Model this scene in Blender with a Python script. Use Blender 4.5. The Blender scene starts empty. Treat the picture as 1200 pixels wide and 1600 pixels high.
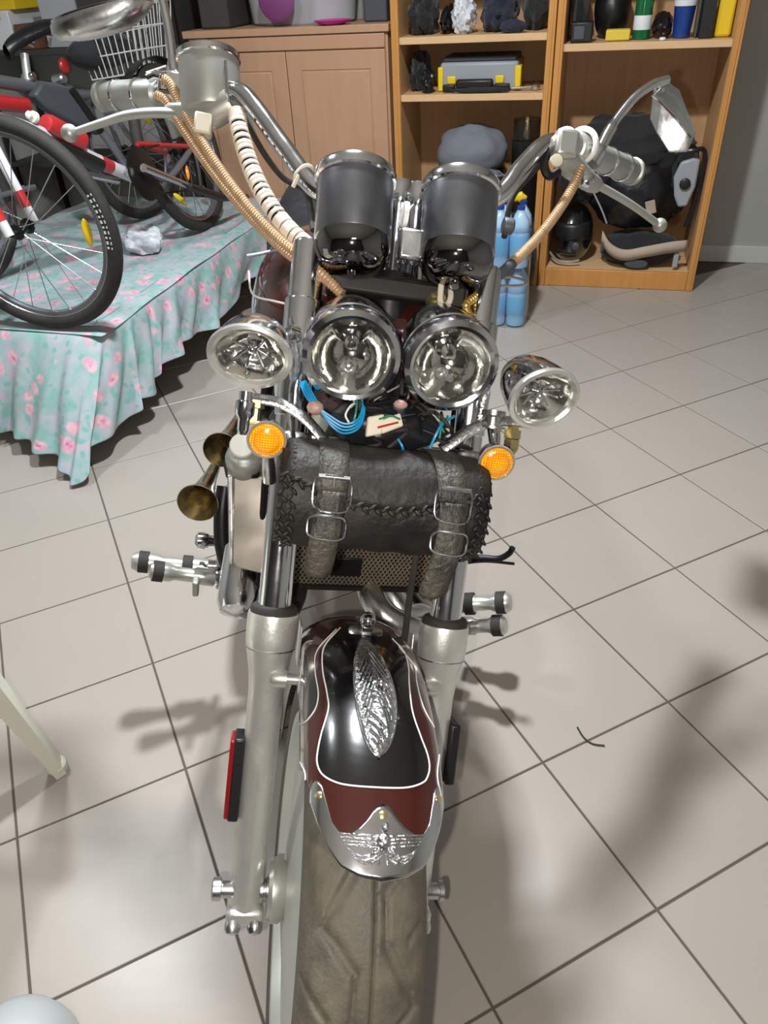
import bpy, bmesh, math, random
from mathutils import Vector as V, Matrix
from mathutils.bvhtree import BVHTree

random.seed(7)
PI = math.pi
scene = bpy.context.scene
col = scene.collection

# ------------------------------------------------------------------ camera
CAM = V((0, 0, 1.3361))
FPX = 1162.58                                     # focal length in pixels of the 1200 x 1600 frame
RIGHT = V((0.998288, -0.034521, -0.047216))
DOWN = V((-0.058490, -0.589188, -0.805876))
FWD = V((0.0, 0.807258, -0.590199))
cd = bpy.data.cameras.new('camera')
cam = bpy.data.objects.new('camera', cd)
col.objects.link(cam)
cd.sensor_fit = 'VERTICAL'
cd.sensor_height = 36.0
cd.lens = FPX / 1600 * 36.0
cd.clip_start = 0.02
cam.matrix_world = Matrix(((RIGHT.x, -DOWN.x, -FWD.x, CAM.x), (RIGHT.y, -DOWN.y, -FWD.y, CAM.y),
                           (RIGHT.z, -DOWN.z, -FWD.z, CAM.z), (0, 0, 0, 1)))
scene.camera = cam

# ------------------------------------------------------------------ world, lights, exposure
world = bpy.data.worlds.new('world')
scene.world = world
world.use_nodes = True
world.node_tree.nodes['Background'].inputs[0].default_value = (0.85, 0.93, 1.0, 1)
world.node_tree.nodes['Background'].inputs[1].default_value = 0.07

def light(name, kind, loc, power, colr, size=0.1, aim=None, size_y=None):
    ld = bpy.data.lights.new(name, kind)
    ld.energy = power
    ld.color = colr
    if kind == 'AREA':
        ld.shape = 'RECTANGLE' if size_y else 'DISK'
        ld.size = size
        if size_y: ld.size_y = size_y
    else:
        ld.shadow_soft_size = size
    o = bpy.data.objects.new(name, ld)
    col.objects.link(o)
    o.location = loc
    if aim is not None:
        o.rotation_euler = (V(aim) - V(loc)).to_track_quat('-Z', 'Y').to_euler()
    return o

FLASH = CAM - RIGHT * 0.035 + DOWN * 0.02 - FWD * 0.01
light('phone_flash', 'POINT', FLASH, 30.0, (1.0, 0.93, 0.84), 0.006)
light('ceiling_tube_light', 'AREA', (0.05, 1.75, 2.60), 80.0, (0.92, 0.97, 1.0), 0.14, (0.05, 1.75, 0), 0.14)
light('ceiling_tube_light_over_bed', 'AREA', (-1.3, 1.9, 2.60), 26.0, (0.92, 0.97, 1.0), 0.2, (-1.3, 1.9, 0), 0.2)
light('rear_fill_light', 'AREA', (0.3, -1.6, 2.60), 12.0, (0.95, 0.97, 1.0), 0.6, (0.3, -1.6, 0), 0.3)  # fill added behind the camera to brighten what the chrome reflects

vs = scene.view_settings
vs.view_transform = 'Standard'
vs.look = 'None'
vs.gamma = 1.0
vs.use_curve_mapping = False
vs.exposure = 0.18

# ------------------------------------------------------------------ coordinate frames
# furniture / room frame: A along the shelves, B into the back wall
E1 = V((0.958, -0.286, 0)).normalized()
E2 = V((0.286, 0.958, 0)).normalized()
F1 = V((0.846, 3.70, 0))
def RM(a, b, z=0.0): return F1 + E1 * a + E2 * b + V((0, 0, z))
# steering frame of the motorcycle: S to the right, U up the fork, N forward
S = V((0.97473976, 0.04452868, -0.21885978)).normalized()
U = V((0.16580167, 0.51228089, 0.84266132)).normalized()
N = S.cross(U).normalized()
if N.y > 0: N = -N
O = V((-0.11114698, 0.49734532, 0.27115626))
UA = 0.054
def W(s, u, n): return O + S * s + U * u + N * n
def ray(x, y): return RIGHT * ((x - 600) / FPX) + DOWN * ((y - 800) / FPX) + FWD
def K(x, y, n):                                   # point of the steering plane N = n seen at a pixel
    r = ray(x, y)
    return CAM + r * (((O + N * n - CAM).dot(N)) / r.dot(N))
def KD(x, y, d): return CAM + ray(x, y) * d      # point at a known distance along the view axis
def KZ(x, y, z):                                  # point at a known height
    r = ray(x, y)
    return CAM + r * ((z - CAM.z) / r.z)
def KB(x, y, b):                                  # point on a plane parallel to the back wall
    r = ray(x, y)
    return CAM + r * (((F1 + E2 * b - CAM).dot(E2)) / r.dot(E2))
def loc(p): d = p - O; return (d.dot(S), d.dot(U), d.dot(N))
# chassis frame
LEAN = math.radians(11.1)
YAW = math.radians(5)
BK = V((-math.sin(YAW), math.cos(YAW), 0))
_side = V((math.cos(YAW), math.sin(YAW), 0))
CS = (_side * math.cos(LEAN) - V((0, 0, 1)) * math.sin(LEAN)).normalized()
CU = (_side * math.sin(LEAN) + V((0, 0, 1)) * math.cos(LEAN)).normalized()
CH0 = W(0, 0.70, -0.03)
def Ch(a, b, c): return CH0 + CS * a + BK * b + CU * c

# ------------------------------------------------------------------ materials
def lin(c):
    return tuple(((x / 255) / 12.92 if x / 255 <= 0.04045 else ((x / 255 + 0.055) / 1.055) ** 2.4) for x in c) + (1,)
MATS = {}
def mat(name, c, rough=0.5, metal=0.0, coat=0.0, noise=0.0, nscale=20.0, bump=0.0, bscale=60.0, c2=None,
        stretch=None, trans=0.0, spec=0.5, sheen=0.0, rnoise=0.0, subs=0.0):
    m = bpy.data.materials.new(name)
    m.use_nodes = True
    nt = m.node_tree
    b = nt.nodes['Principled BSDF']
    b.inputs['Base Color'].default_value = lin(c)
    b.inputs['Roughness'].default_value = rough
    b.inputs['Metallic'].default_value = metal
    b.inputs['Coat Weight'].default_value = coat
    b.inputs['Coat Roughness'].default_value = 0.06
    b.inputs['Specular IOR Level'].default_value = spec
    b.inputs['Transmission Weight'].default_value = trans
    if sheen: b.inputs['Sheen Weight'].default_value = sheen
    if subs:
        b.inputs['Subsurface Weight'].default_value = subs
        b.inputs['Subsurface Scale'].default_value = 0.02
    if noise or bump or rnoise:
        tc = nt.nodes.new('ShaderNodeTexCoord')
        mp = nt.nodes.new('ShaderNodeMapping')
        nt.links.new(tc.outputs['Object'], mp.inputs[0])
        if stretch: mp.inputs['Scale'].default_value = stretch
    if noise or rnoise:
        nz = nt.nodes.new('ShaderNodeTexNoise')
        nz.inputs['Scale'].default_value = nscale
        nz.inputs['Detail'].default_value = 6
        nt.links.new(mp.outputs[0], nz.inputs['Vector'])
    if noise:
        mx = nt.nodes.new('ShaderNodeMix'); mx.data_type = 'RGBA'
        cc = lin(c2) if c2 else tuple(x * 0.45 for x in lin(c)[:3]) + (1,)
        mx.inputs['A'].default_value = lin(c)
        mx.inputs['B'].default_value = cc
        mr = nt.nodes.new('ShaderNodeMapRange')
        mr.inputs['From Min'].default_value = 0.35
        mr.inputs['From Max'].default_value = 0.72
        mr.inputs['To Max'].default_value = noise
        nt.links.new(nz.outputs['Fac'], mr.inputs['Value'])
        nt.links.new(mr.outputs[0], mx.inputs['Factor'])
        nt.links.new(mx.outputs['Result'], b.inputs['Base Color'])
    if rnoise:
        mr2 = nt.nodes.new('ShaderNodeMapRange')
        mr2.inputs['From Min'].default_value = 0.3
        mr2.inputs['From Max'].default_value = 0.75
        mr2.inputs['To Min'].default_value = rough
        mr2.inputs['To Max'].default_value = min(1, rough + rnoise)
        nt.links.new(nz.outputs['Fac'], mr2.inputs['Value'])
        nt.links.new(mr2.outputs[0], b.inputs['Roughness'])
    if bump:
        n2 = nt.nodes.new('ShaderNodeTexNoise')
        n2.inputs['Scale'].default_value = bscale
        n2.inputs['Detail'].default_value = 5
        nt.links.new(mp.outputs[0], n2.inputs['Vector'])
        bp = nt.nodes.new('ShaderNodeBump')
        bp.inputs['Strength'].default_value = bump
        bp.inputs['Distance'].default_value = 0.01
        nt.links.new(n2.outputs['Fac'], bp.inputs['Height'])
        nt.links.new(bp.outputs[0], b.inputs['Normal'])
    MATS[name] = m
    return m

mat('chrome', (225, 226, 230), 0.07, 1.0, rnoise=0.10, nscale=35)
mat('chrome_dull', (205, 205, 205), 0.2, 1.0, rnoise=0.2, nscale=40, bump=0.03, bscale=120)
mat('chrome_pitted', (215, 215, 214), 0.16, 1.0, rnoise=0.3, nscale=90, bump=0.25, bscale=260)
mat('chrome_relief', (225, 226, 230), 0.10, 1.0, bump=0.5, bscale=170)
mat('dark_chrome', (128, 129, 136), 0.24, 0.9, rnoise=0.12, nscale=25)
mat('alloy', (228, 228, 223), 0.25, 0.72, noise=0.35, nscale=30, c2=(190, 188, 180), rnoise=0.2, bump=0.05, bscale=200)
mat('smoked_chrome', (128, 126, 126), 0.06, 1.0)
mat('horn_chrome', (206, 194, 164), 0.16, 1.0, rnoise=0.2, nscale=30)
mat('alloy_bright', (232, 232, 228), 0.22, 0.8)
mat('alloy_light', (208, 208, 202), 0.32, 0.75, noise=0.2, nscale=20, c2=(170, 170, 160))
mat('cast_alloy', (176, 178, 172), 0.42, 0.55, noise=0.3, nscale=25, c2=(140, 142, 134))
mat('wheel_alloy', (196, 200, 194), 0.45, 0.3, noise=0.2, nscale=12, c2=(160, 164, 158))
mat('rubber', (40, 38, 36), 0.75, noise=0.3, nscale=40, c2=(64, 60, 54))
mat('tyre_rubber', (78, 73, 64), 0.5, noise=0.6, nscale=34, c2=(112, 105, 90), bump=0.15, bscale=220, rnoise=0.3)
mat('black_plastic', (24, 24, 26), 0.42, bump=0.05, bscale=150)
mat('black_metal', (26, 26, 26), 0.4, 0.4)
mat('dark_engine', (52, 49, 46), 0.5, 0.6, noise=0.5, nscale=20, c2=(28, 26, 24))
mat('leather', (22, 20, 19), 0.42, noise=0.7, nscale=14, c2=(52, 48, 44), bump=0.25, bscale=90, rnoise=0.3, spec=0.35)
mat('scuff_grey', (128, 122, 112), 0.8, noise=0.8, nscale=120, c2=(60, 56, 52))
mat('leather_strap', (40, 38, 34), 0.5, noise=0.7, nscale=30, c2=(92, 87, 76), bump=0.4, bscale=180)
mat('burgundy', (64, 23, 18), 0.22, 0.35, coat=1.0, noise=0.5, nscale=6, c2=(46, 14, 11))
mat('black_paint', (13, 12, 13), 0.2, 0.0, coat=1.0)
mat('pinstripe', (212, 208, 206), 0.4)
mat('reflector_bowl', (246, 246, 242), 0.05, 1.0, rnoise=0.06, nscale=12, bump=0.10, bscale=30)
mat('amber', (244, 132, 14), 0.15, coat=1.0, noise=0.35, nscale=50, c2=(250, 190, 40), subs=0.3)
mat('red_plastic', (140, 20, 24), 0.25, coat=0.6)
mat('red_paint', (178, 38, 42), 0.35, coat=0.4)
mat('brown_hose', (192, 160, 124), 0.38, 0.3, noise=0.5, nscale=80, c2=(136, 102, 70))
mat('brass_hose', (200, 168, 88), 0.3, 0.7)
mat('cream_wrap', (212, 200, 186), 0.5, noise=0.4, nscale=50, c2=(176, 156, 136))
mat('white_plastic', (228, 228, 222), 0.4)
mat('chair_plastic', (224, 224, 208), 0.38, noise=0.2, nscale=10, c2=(204, 202, 184))
mat('blue_wire', (18, 136, 188), 0.4)
mat('green_wire', (40, 130, 96), 0.4)
mat('pink_connector', (172, 138, 132), 0.5)
mat('connector_white', (206, 198, 178), 0.5)
mat('grille', (158, 146, 126), 0.42, 0.7, noise=0.5, nscale=60)
mat('polished_panel', (206, 198, 186), 0.18, 0.9, rnoise=0.12, nscale=10)
mat('brass', (205, 190, 140), 0.25, 0.9)
mat('wall_plaster', (168, 168, 162), 0.9, noise=0.3, nscale=3, c2=(148, 148, 142), bump=0.12, bscale=30)
mat('dark_front_wall', (62, 60, 58), 0.7)  # unseen front wall, darkened so the chrome mirrors something dark
mat('ceiling_paint', (205, 205, 200), 0.95)
mat('white_trim', (196, 196, 192), 0.5)
mat('grout', (88, 80, 72), 0.9)
mat('tile', (163, 155, 147), 0.26, noise=0.35, nscale=2.5, c2=(152, 144, 135), rnoise=0.12, bump=0.012, bscale=40)
mat('cupboard_wood', (184, 144, 114), 0.45, noise=0.35, nscale=4, c2=(170, 128, 98), stretch=(7, 7, 0.8))
mat('oak', (198, 160, 116), 0.5, noise=0.5, nscale=5, c2=(184, 136, 88), stretch=(8, 8, 0.7))
mat('oak_back', (196, 154, 108), 0.55, noise=0.45, nscale=6, c2=(176, 132, 88), stretch=(14, 14, 0.5))
mat('oak_edge', (200, 142, 76), 0.4, noise=0.45, nscale=5, c2=(178, 116, 54), stretch=(9, 9, 0.8))
mat('oak_shelf', (216, 178, 134), 0.5, noise=0.35, nscale=5, c2=(196, 154, 108), stretch=(0.8, 6, 8))
mat('black_cloth', (22, 22, 24), 0.85, noise=0.5, nscale=12, c2=(44, 44, 48), bump=0.3, bscale=40, sheen=0.15)
mat('black_leather', (20, 20, 22), 0.35, noise=0.4, nscale=10, c2=(40, 38, 40), bump=0.35, bscale=26)
mat('navy_cloth', (30, 34, 52), 0.85, noise=0.4, nscale=10, c2=(46, 52, 80), sheen=0.15)
mat('grey_cloth', (118, 122, 130), 0.9, noise=0.35, nscale=9, c2=(92, 96, 104), bump=0.25, bscale=18)
mat('white_bag', (216, 218, 224), 0.35, noise=0.3, nscale=16, c2=(180, 184, 194), bump=0.5, bscale=24)
mat('grey_plastic', (150, 154, 160), 0.45)
mat('dark_grey_plastic', (70, 74, 80), 0.5)
mat('beige_cloth', (176, 158, 140), 0.8, noise=0.3, nscale=20)
mat('yellow_plastic', (232, 196, 30), 0.4)
mat('yellow_sponge', (220, 194, 70), 0.85, bump=0.3, bscale=200)
mat('green_glass', (16, 98, 54), 0.12, coat=0.5)
mat('blue_plastic', (28, 62, 138), 0.3)
mat('blue_film', (120, 186, 226), 0.22, coat=0.4, noise=0.4, nscale=14, c2=(196, 216, 232))
mat('blue_bottle', (150, 190, 220), 0.15, coat=0.5, noise=0.5, nscale=18, c2=(200, 214, 228))
mat('blue_label', (120, 188, 224), 0.35)
mat('pink_plastic', (200, 40, 140), 0.35)
mat('purple_plastic', (120, 60, 110), 0.5)
mat('steel', (196, 198, 202), 0.25, 1.0)
mat('bike_white', (206, 206, 210), 0.3, coat=0.5)
mat('bike_grey', (108, 110, 116), 0.35, 0.4, coat=0.3)
mat('wire_white', (206, 206, 204), 0.4)
mat('yellow_reflector', (248, 212, 20), 0.2, coat=0.8)
mat('orange_reflector', (246, 128, 20), 0.2, coat=0.8)
mat('mattress', (150, 146, 140), 0.9)
mat('bed_metal', (46, 42, 40), 0.5, 0.4)
mat('label_white', (222, 224, 226), 0.5)
mat('brown_card', (104, 70, 50), 0.8)
mat('tub_grey', (172, 174, 178), 0.5)
mat('basin_grey', (172, 176, 178), 0.4)
mat('dark_gap', (60, 58, 56), 0.8)

def glass_mat(name, tint, gloss_rough=0.03, base=0.04, ior=1.45):
    m = bpy.data.materials.new(name)
    m.use_nodes = True
    nt = m.node_tree
    nt.nodes.clear()
    out = nt.nodes.new('ShaderNodeOutputMaterial')
    mx = nt.nodes.new('ShaderNodeMixShader')
    tr = nt.nodes.new('ShaderNodeBsdfTransparent')
    gl = nt.nodes.new('ShaderNodeBsdfGlossy')
    fr0 = nt.nodes.new('ShaderNodeLayerWeight')
    pw = nt.nodes.new('ShaderNodeMath'); pw.operation = 'POWER'; pw.inputs[1].default_value = 4.0
    fr = nt.nodes.new('ShaderNodeMath'); fr.operation = 'MULTIPLY_ADD'; fr.inputs[1].default_value = 0.9; fr.inputs[2].default_value = base
    nt.links.new(fr0.outputs['Facing'], pw.inputs[0])
    nt.links.new(pw.outputs[0], fr.inputs[0])
    tr.inputs['Color'].default_value = tint
    gl.inputs['Roughness'].default_value = gloss_rough
    nt.links.new(fr.outputs[0], mx.inputs[0])
    nt.links.new(tr.outputs[0], mx.inputs[1])
    nt.links.new(gl.outputs[0], mx.inputs[2])
    nt.links.new(mx.outputs[0], out.inputs[0])
    MATS[name] = m
glass_mat('lens_glass', (0.95, 0.95, 0.93, 1))
glass_mat('jar_clear', (0.82, 0.84, 0.85, 1), 0.15)
glass_mat('film_clear', (0.80, 0.90, 0.97, 1), 0.2, 0.15)

def flower_mat():
    m = bpy.data.materials.new('floral_cotton')
    m.use_nodes = True
    nt = m.node_tree
    b = nt.nodes['Principled BSDF']
    b.inputs['Roughness'].default_value = 0.9
    tc = nt.nodes.new('ShaderNodeTexCoord')
    wn = nt.nodes.new('ShaderNodeTexNoise'); wn.inputs['Scale'].default_value = 9
    wm = nt.nodes.new('ShaderNodeMix'); wm.data_type = 'RGBA'; wm.inputs['Factor'].default_value = 0.07
    nt.links.new(tc.outputs['Object'], wn.inputs['Vector'])
    nt.links.new(tc.outputs['Object'], wm.inputs['A'])
    nt.links.new(wn.outputs['Color'], wm.inputs['B'])
    def ramp(src, stops):
        r = nt.nodes.new('ShaderNodeValToRGB')
        els = r.color_ramp.elements
        els[0].position, els[0].color = stops[0]
        els[1].position, els[1].color = stops[-1]
        for p, c in stops[1:-1]:
            e = els.new(p); e.color = c
        nt.links.new(src, r.inputs[0])
        return r.outputs[0]
    def mix(f, a, bb):
        mx = nt.nodes.new('ShaderNodeMix'); mx.data_type = 'RGBA'
        nt.links.new(f, mx.inputs['Factor'])
        nt.links.new(a, mx.inputs['A'])
        if isinstance(bb, tuple): mx.inputs['B'].default_value = bb
        else: nt.links.new(bb, mx.inputs['B'])
        return mx.outputs['Result']
    base_n = nt.nodes.new('ShaderNodeTexNoise'); base_n.inputs['Scale'].default_value = 17; base_n.inputs['Detail'].default_value = 4
    nt.links.new(wm.outputs['Result'], base_n.inputs['Vector'])
    base = ramp(base_n.outputs['Fac'], [(0.36, lin((128, 170, 164))), (0.46, lin((150, 170, 172))), (0.55, lin((160, 172, 178))), (0.66, lin((176, 170, 178)))])
    def vor(scale, stops):
        v = nt.nodes.new('ShaderNodeTexVoronoi'); v.inputs['Scale'].default_value = scale
        nt.links.new(wm.outputs['Result'], v.inputs['Vector'])
        return v, ramp(v.outputs['Distance'], stops)
    w1, k0 = (1, 1, 1, 1), (0, 0, 0, 1)
    v1, leaves = vor(30, [(0.22, w1), (0.36, k0)])
    c = mix(leaves, base, lin((122, 166, 158)))
    v2, petals = vor(14, [(0.22, w1), (0.36, k0)])
    pn = nt.nodes.new('ShaderNodeTexNoise'); pn.inputs['Scale'].default_value = 48
    nt.links.new(tc.outputs['Object'], pn.inputs['Vector'])
    pc = ramp(pn.outputs['Fac'], [(0.38, lin((204, 146, 168))), (0.62, lin((218, 176, 184)))])
    c = mix(petals, c, pc)
    v3, hearts = vor(14, [(0.05, w1), (0.10, k0)])
    c = mix(hearts, c, lin((198, 108, 144)))
    nt.links.new(c, b.inputs['Base Color'])
    MATS['floral_cotton'] = m
flower_mat()

# ------------------------------------------------------------------ mesh builder
def spline(pts, n=8):
    pts = [V(p) for p in pts]
    if len(pts) < 3: return [pts[0].lerp(pts[-1], i / n) for i in range(n + 1)]
    q = [pts[0] * 2 - pts[1]] + pts + [pts[-1] * 2 - pts[-2]]
    out = []
    for i in range(1, len(q) - 2):
        a, b, c, d = q[i - 1], q[i], q[i + 1], q[i + 2]
        for k in range(n):
            t = k / n
            out.append(0.5 * ((2 * b) + (c - a) * t + (2 * a - 5 * b + 4 * c - d) * t * t + (3 * b - a - 3 * c + d) * t ** 3))
    out.append(pts[-1].copy())
    return out
def resample(pts, step):
    out = [pts[0].copy()]
    acc = 0.0
    for a, b in zip(pts, pts[1:]):
        L = (b - a).length
        if L < 1e-9: continue
        t = step - acc
        while t <= L:
            out.append(a.lerp(b, t / L)); t += step
        acc = L - (t - step)
    return out
def perp(d, hint=None):
    h = V(hint) if hint is not None else (V((0, 0, 1)) if abs(d.z) < 0.9 else V((1, 0, 0)))
    x = h - d * h.dot(d)
    if x.length < 1e-6: x = V((1, 0, 0)) - d * d.x
    x.normalize()
    return x, d.cross(x).normalized()

class MB:
    def __init__(self): self.v = []; self.f = []
    def add(self, vs_, fs):
        k = len(self.v)
        self.v += [V(p) for p in vs_]
        self.f += [tuple(i + k for i in f) for f in fs]
        return self
    def grid(self, rows, cu=False, cv=False):
        r, c = len(rows), len(rows[0])
        vs_ = [p for row in rows for p in row]
        fs = []
        for i in range(r if cv else r - 1):
            for j in range(c if cu else c - 1):
                a, b = i * c + j, i * c + (j + 1) % c
                d, e = ((i + 1) % r) * c + j, ((i + 1) % r) * c + (j + 1) % c
                fs.append((a, b, e, d))
        return self.add(vs_, fs)
    def tube(self, pts, r, seg=10, cap=True, hint=None, flat=None):
        pts = [V(p) for p in pts]
        n = len(pts)
        rr = r if isinstance(r, (list, tuple)) else [r] * n
        rows = []
        x = None
        for i in range(n):
            d = (pts[min(i + 1, n - 1)] - pts[max(i - 1, 0)])
            if d.length < 1e-9: d = V((0, 0, 1))
            d.normalize()
            if x is None: x, y = perp(d, hint)
            else:
                x = x - d * x.dot(d)
                if x.length < 1e-6: x, y = perp(d)
                x.normalize(); y = d.cross(x).normalized()
            k1, k2 = flat if flat else (1, 1)
            rows.append([pts[i] + (x * math.cos(2 * PI * k / seg) * k1 + y * math.sin(2 * PI * k / seg) * k2) * rr[i] for k in range(seg)])
        base = len(self.v)
        self.grid(rows, cu=True)
        if cap:
            self.f.append(tuple(base + k for k in range(seg))[::-1])
            self.f.append(tuple(base + (n - 1) * seg + k for k in range(seg)))
        return self
    def lathe(self, o, axis, prof, seg=28, hint=None, sx=1.0, sy=1.0, cap=True):
        d = V(axis).normalized()
        x, y = perp(d, hint)
        o = V(o)
        rows = [[o + d * h + x * (r * sx * math.cos(2 * PI * k / seg)) + y * (r * sy * math.sin(2 * PI * k / seg)) for k in range(seg)] for r, h in prof]
        base = len(self.v)
        self.grid(rows, cu=True)
        if cap:
            if prof[0][0] > 1e-5 and cap != 'end': self.f.append(tuple(base + k for k in range(seg))[::-1])
            if prof[-1][0] > 1e-5 and cap != 'start': self.f.append(tuple(base + (len(prof) - 1) * seg + k for k in range(seg)))
        return self
    def cyl(self, a, b, r, seg=16): 
        a, b = V(a), V(b)
        return self.lathe(a, b - a, [(r, 0), (r, (b - a).length)], seg)
    def box(self, c, x, y, z, hx, hy, hz):
        c, x, y, z = V(c), V(x).normalized(), V(y).normalized(), V(z).normalized()
        vs_ = [c + x * (i * hx) + y * (j * hy) + z * (k * hz) for i in (-1, 1) for j in (-1, 1) for k in (-1, 1)]
        return self.add(vs_, [(0, 1, 3, 2), (4, 6, 7, 5), (0, 4, 5, 1), (2, 3, 7, 6), (0, 2, 6, 4), (1, 5, 7, 3)])
    def prism(self, front, off):
        front = [V(p) for p in front]; off = V(off); n = len(front)
        vs_ = front + [p + off for p in front]
        fs = [tuple(range(n)), tuple(range(2 * n - 1, n - 1, -1))]
        fs += [(i, i + n, (i + 1) % n + n, (i + 1) % n) for i in range(n)]
        return self.add(vs_, fs)
    def ball(self, c, rx, ry=None, rz=None, x=(1, 0, 0), z=(0, 0, 1), seg=16, rings=10, fn=None):
        ry = rx if ry is None else ry; rz = rx if rz is None else rz
        z = V(z).normalized(); x = V(x); x = (x - z * x.dot(z)).normalized(); y = z.cross(x)
        rows = []
        for i in range(rings + 1):
            t = -PI / 2 + PI * i / rings
            row = []
            for k in range(seg):
                a = 2 * PI * k / seg
                p = V((math.cos(t) * math.cos(a), math.cos(t) * math.sin(a), math.sin(t)))
                m = fn(p) if fn else 1.0
                row.append(V(c) + (x * (p.x * rx) + y * (p.y * ry) + z * (p.z * rz)) * m)
            rows.append(row)
        return self.grid(rows, cu=True)
    def torus(self, c, axis, R_, r, seg=28, ts=8, sx=1.0, sy=1.0, hint=None):
        d = V(axis).normalized(); x, y = perp(d, hint); c = V(c)
        rows = []
        for k in range(seg):
            a = 2 * PI * k / seg
            ctr = x * (math.cos(a) * R_ * sx) + y * (math.sin(a) * R_ * sy)
            rd = ctr.normalized()
            rows.append([c + ctr + rd * (r * math.cos(2 * PI * j / ts)) + d * (r * math.sin(2 * PI * j / ts)) for j in range(ts)])
        return self.grid(rows, cu=True, cv=True)

def obj(name, mb, m, parent=None, ang=40, bevel=0.0, sub=0, solid=0.0, label=None):
    me = bpy.data.meshes.new(name)
    me.from_pydata([tuple(p) for p in mb.v], [], mb.f)
    bm = bmesh.new(); bm.from_mesh(me)
    bmesh.ops.remove_doubles(bm, verts=bm.verts, dist=1e-6)
    bmesh.ops.recalc_face_normals(bm, faces=bm.faces)
    bm.to_mesh(me); bm.free()
    for p in me.polygons: p.use_smooth = True
    me.set_sharp_from_angle(angle=math.radians(ang))
    me.materials.append(MATS[m])
    o = bpy.data.objects.new(name, me)
    col.objects.link(o)
    if bevel:
        b = o.modifiers.new('bevel', 'BEVEL'); b.width = bevel; b.segments = 2; b.limit_method = 'ANGLE'
    if solid:
        sm = o.modifiers.new('thickness', 'SOLIDIFY'); sm.thickness = solid; sm.offset = 0
    if sub:
        sm = o.modifiers.new('smooth', 'SUBSURF'); sm.levels = sub; sm.render_levels = sub
    if parent is not None:
        o.parent = parent
        o.matrix_parent_inverse = world_of(parent).inverted()
    if label: o['label'] = label
    return o
def world_of(o):
    return world_of(o.parent) @ o.matrix_parent_inverse @ o.matrix_basis if o.parent else o.matrix_basis.copy()
def thing(name, label, cat, at=(0, 0, 0), group=None):
    o = bpy.data.objects.new(name, None)
    col.objects.link(o)
    o.empty_display_size = 0.05
    o.location = at
    return tag(o, label, cat, group)
def tag(o, label, cat, group=None):
    o['label'] = label; o['category'] = cat
    if group: o['group'] = group
    return o
def struct(o): o['kind'] = 'structure'; return o
X, Y, Z = V((1, 0, 0)), V((0, 1, 0)), V((0, 0, 1))
# ================================================================== THE ROOM
RA0, RA1, RB0, RB1, RH = -3.0, 2.7, -5.6, 0.47, 2.75
def room_box(name, a0, a1, b0, b1, z0, z1, m, parent=None, bevel=0.0):
    mb = MB().box(RM((a0 + a1) / 2, (b0 + b1) / 2, (z0 + z1) / 2), E1, E2, Z, (a1 - a0) / 2, (b1 - b0) / 2, (z1 - z0) / 2)
    return obj(name, mb, m, parent, bevel=bevel)
floor = struct(room_box('floor', RA0, RA1, RB0, RB1, -0.06, -0.0025, 'grout'))
struct(room_box('ceiling', RA0, RA1, RB0, RB1, RH, RH + 0.1, 'ceiling_paint'))
struct(room_box('wall_back', RA0 - .1, RA1 + .1, RB1, RB1 + .1, -.06, RH, 'wall_plaster'))
struct(room_box('wall_front', RA0 - .1, RA1 + .1, RB0 - .1, RB0, -.06, RH, 'dark_front_wall'))  # out of view, given a dark colour for the chrome reflections
struct(room_box('wall_left', RA0 - .1, RA0, RB0, RB1, -.06, RH, 'wall_plaster'))
struct(room_box('wall_right', RA1, RA1 + .1, RB0, RB1, -.06, RH, 'wall_plaster'))
struct(room_box('baseboard_back', 0.745, RA1, RB1 - .012, RB1, 0, .085, 'white_trim', bevel=0.002))
struct(room_box('baseboard_right', RA1 - .012, RA1, RB0, RB1 - .012, 0, .085, 'white_trim', bevel=0.002))

# floor tiles, laid diagonally
TS = 1.0 / 3.0
ga = math.radians(23.8445)
GU, GV = V((math.cos(ga), math.sin(ga), 0)), V((-math.sin(ga), math.cos(ga), 0))
G0 = -(GU * -2.93255506 + GV * -3.17107844) * TS      # world place of grid corner (0, 0)
def tile_mesh():
    mb = MB(); h = TS / 2 - 0.0022; c = 0.0012
    top = [V((i * (h - c), j * (h - c), 0)) for i, j in ((-1, -1), (1, -1), (1, 1), (-1, 1))]
    mid = [V((i * h, j * h, -c)) for i, j in ((-1, -1), (1, -1), (1, 1), (-1, 1))]
    low = [V((i * h, j * h, -0.004)) for i, j in ((-1, -1), (1, -1), (1, 1), (-1, 1))]
    mb.grid([low, mid, top], cu=True)
    mb.f.append((8, 9, 10, 11))
    return mb
tile0 = obj('tile', tile_mesh(), 'tile', floor, ang=20)
tmesh = tile0.data
bpy.data.objects.remove(tile0)
def in_room(p):
    d = p - F1; a, b = d.dot(E1), d.dot(E2)
    return RA0 + .02 < a < RA1 - .02 and RB0 + .02 < b < RB1 - .02
def pix(p):
    d = p - CAM; z = d.dot(FWD)
    if z < 0.05: return None
    return (600 + FPX * d.dot(RIGHT) / z, 800 + FPX * d.dot(DOWN) / z)
rest = MB()
near = []
for i in range(-30, 31):
    for j in range(-30, 31):
        c = G0 + GU * ((i + .5) * TS) + GV * ((j + .5) * TS)
        if not in_room(c): continue
        px = [pix(c + GU * (k * TS / 2) + GV * (l * TS / 2)) for k in (-1, 1) for l in (-1, 1)]
        seen = any(p and -80 < p[0] < 1280 and 250 < p[1] < 1700 for p in px)
        if seen: near.append(c)
        else:
            k = len(rest.v)
            rest.add([c + GU * v.co.x + GV * v.co.y + Z * v.co.z for v in tmesh.vertices], [tuple(p.vertices) for p in tmesh.polygons])
near.sort(key=lambda c: (c - CAM).length)
for c in near[:300]:
    o = bpy.data.objects.new('tile', tmesh)
    col.objects.link(o)
    o.parent = floor
    o.location = c
    o.rotation_euler = (random.uniform(-.0012, .0012), random.uniform(-.0012, .0012), ga)
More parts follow.
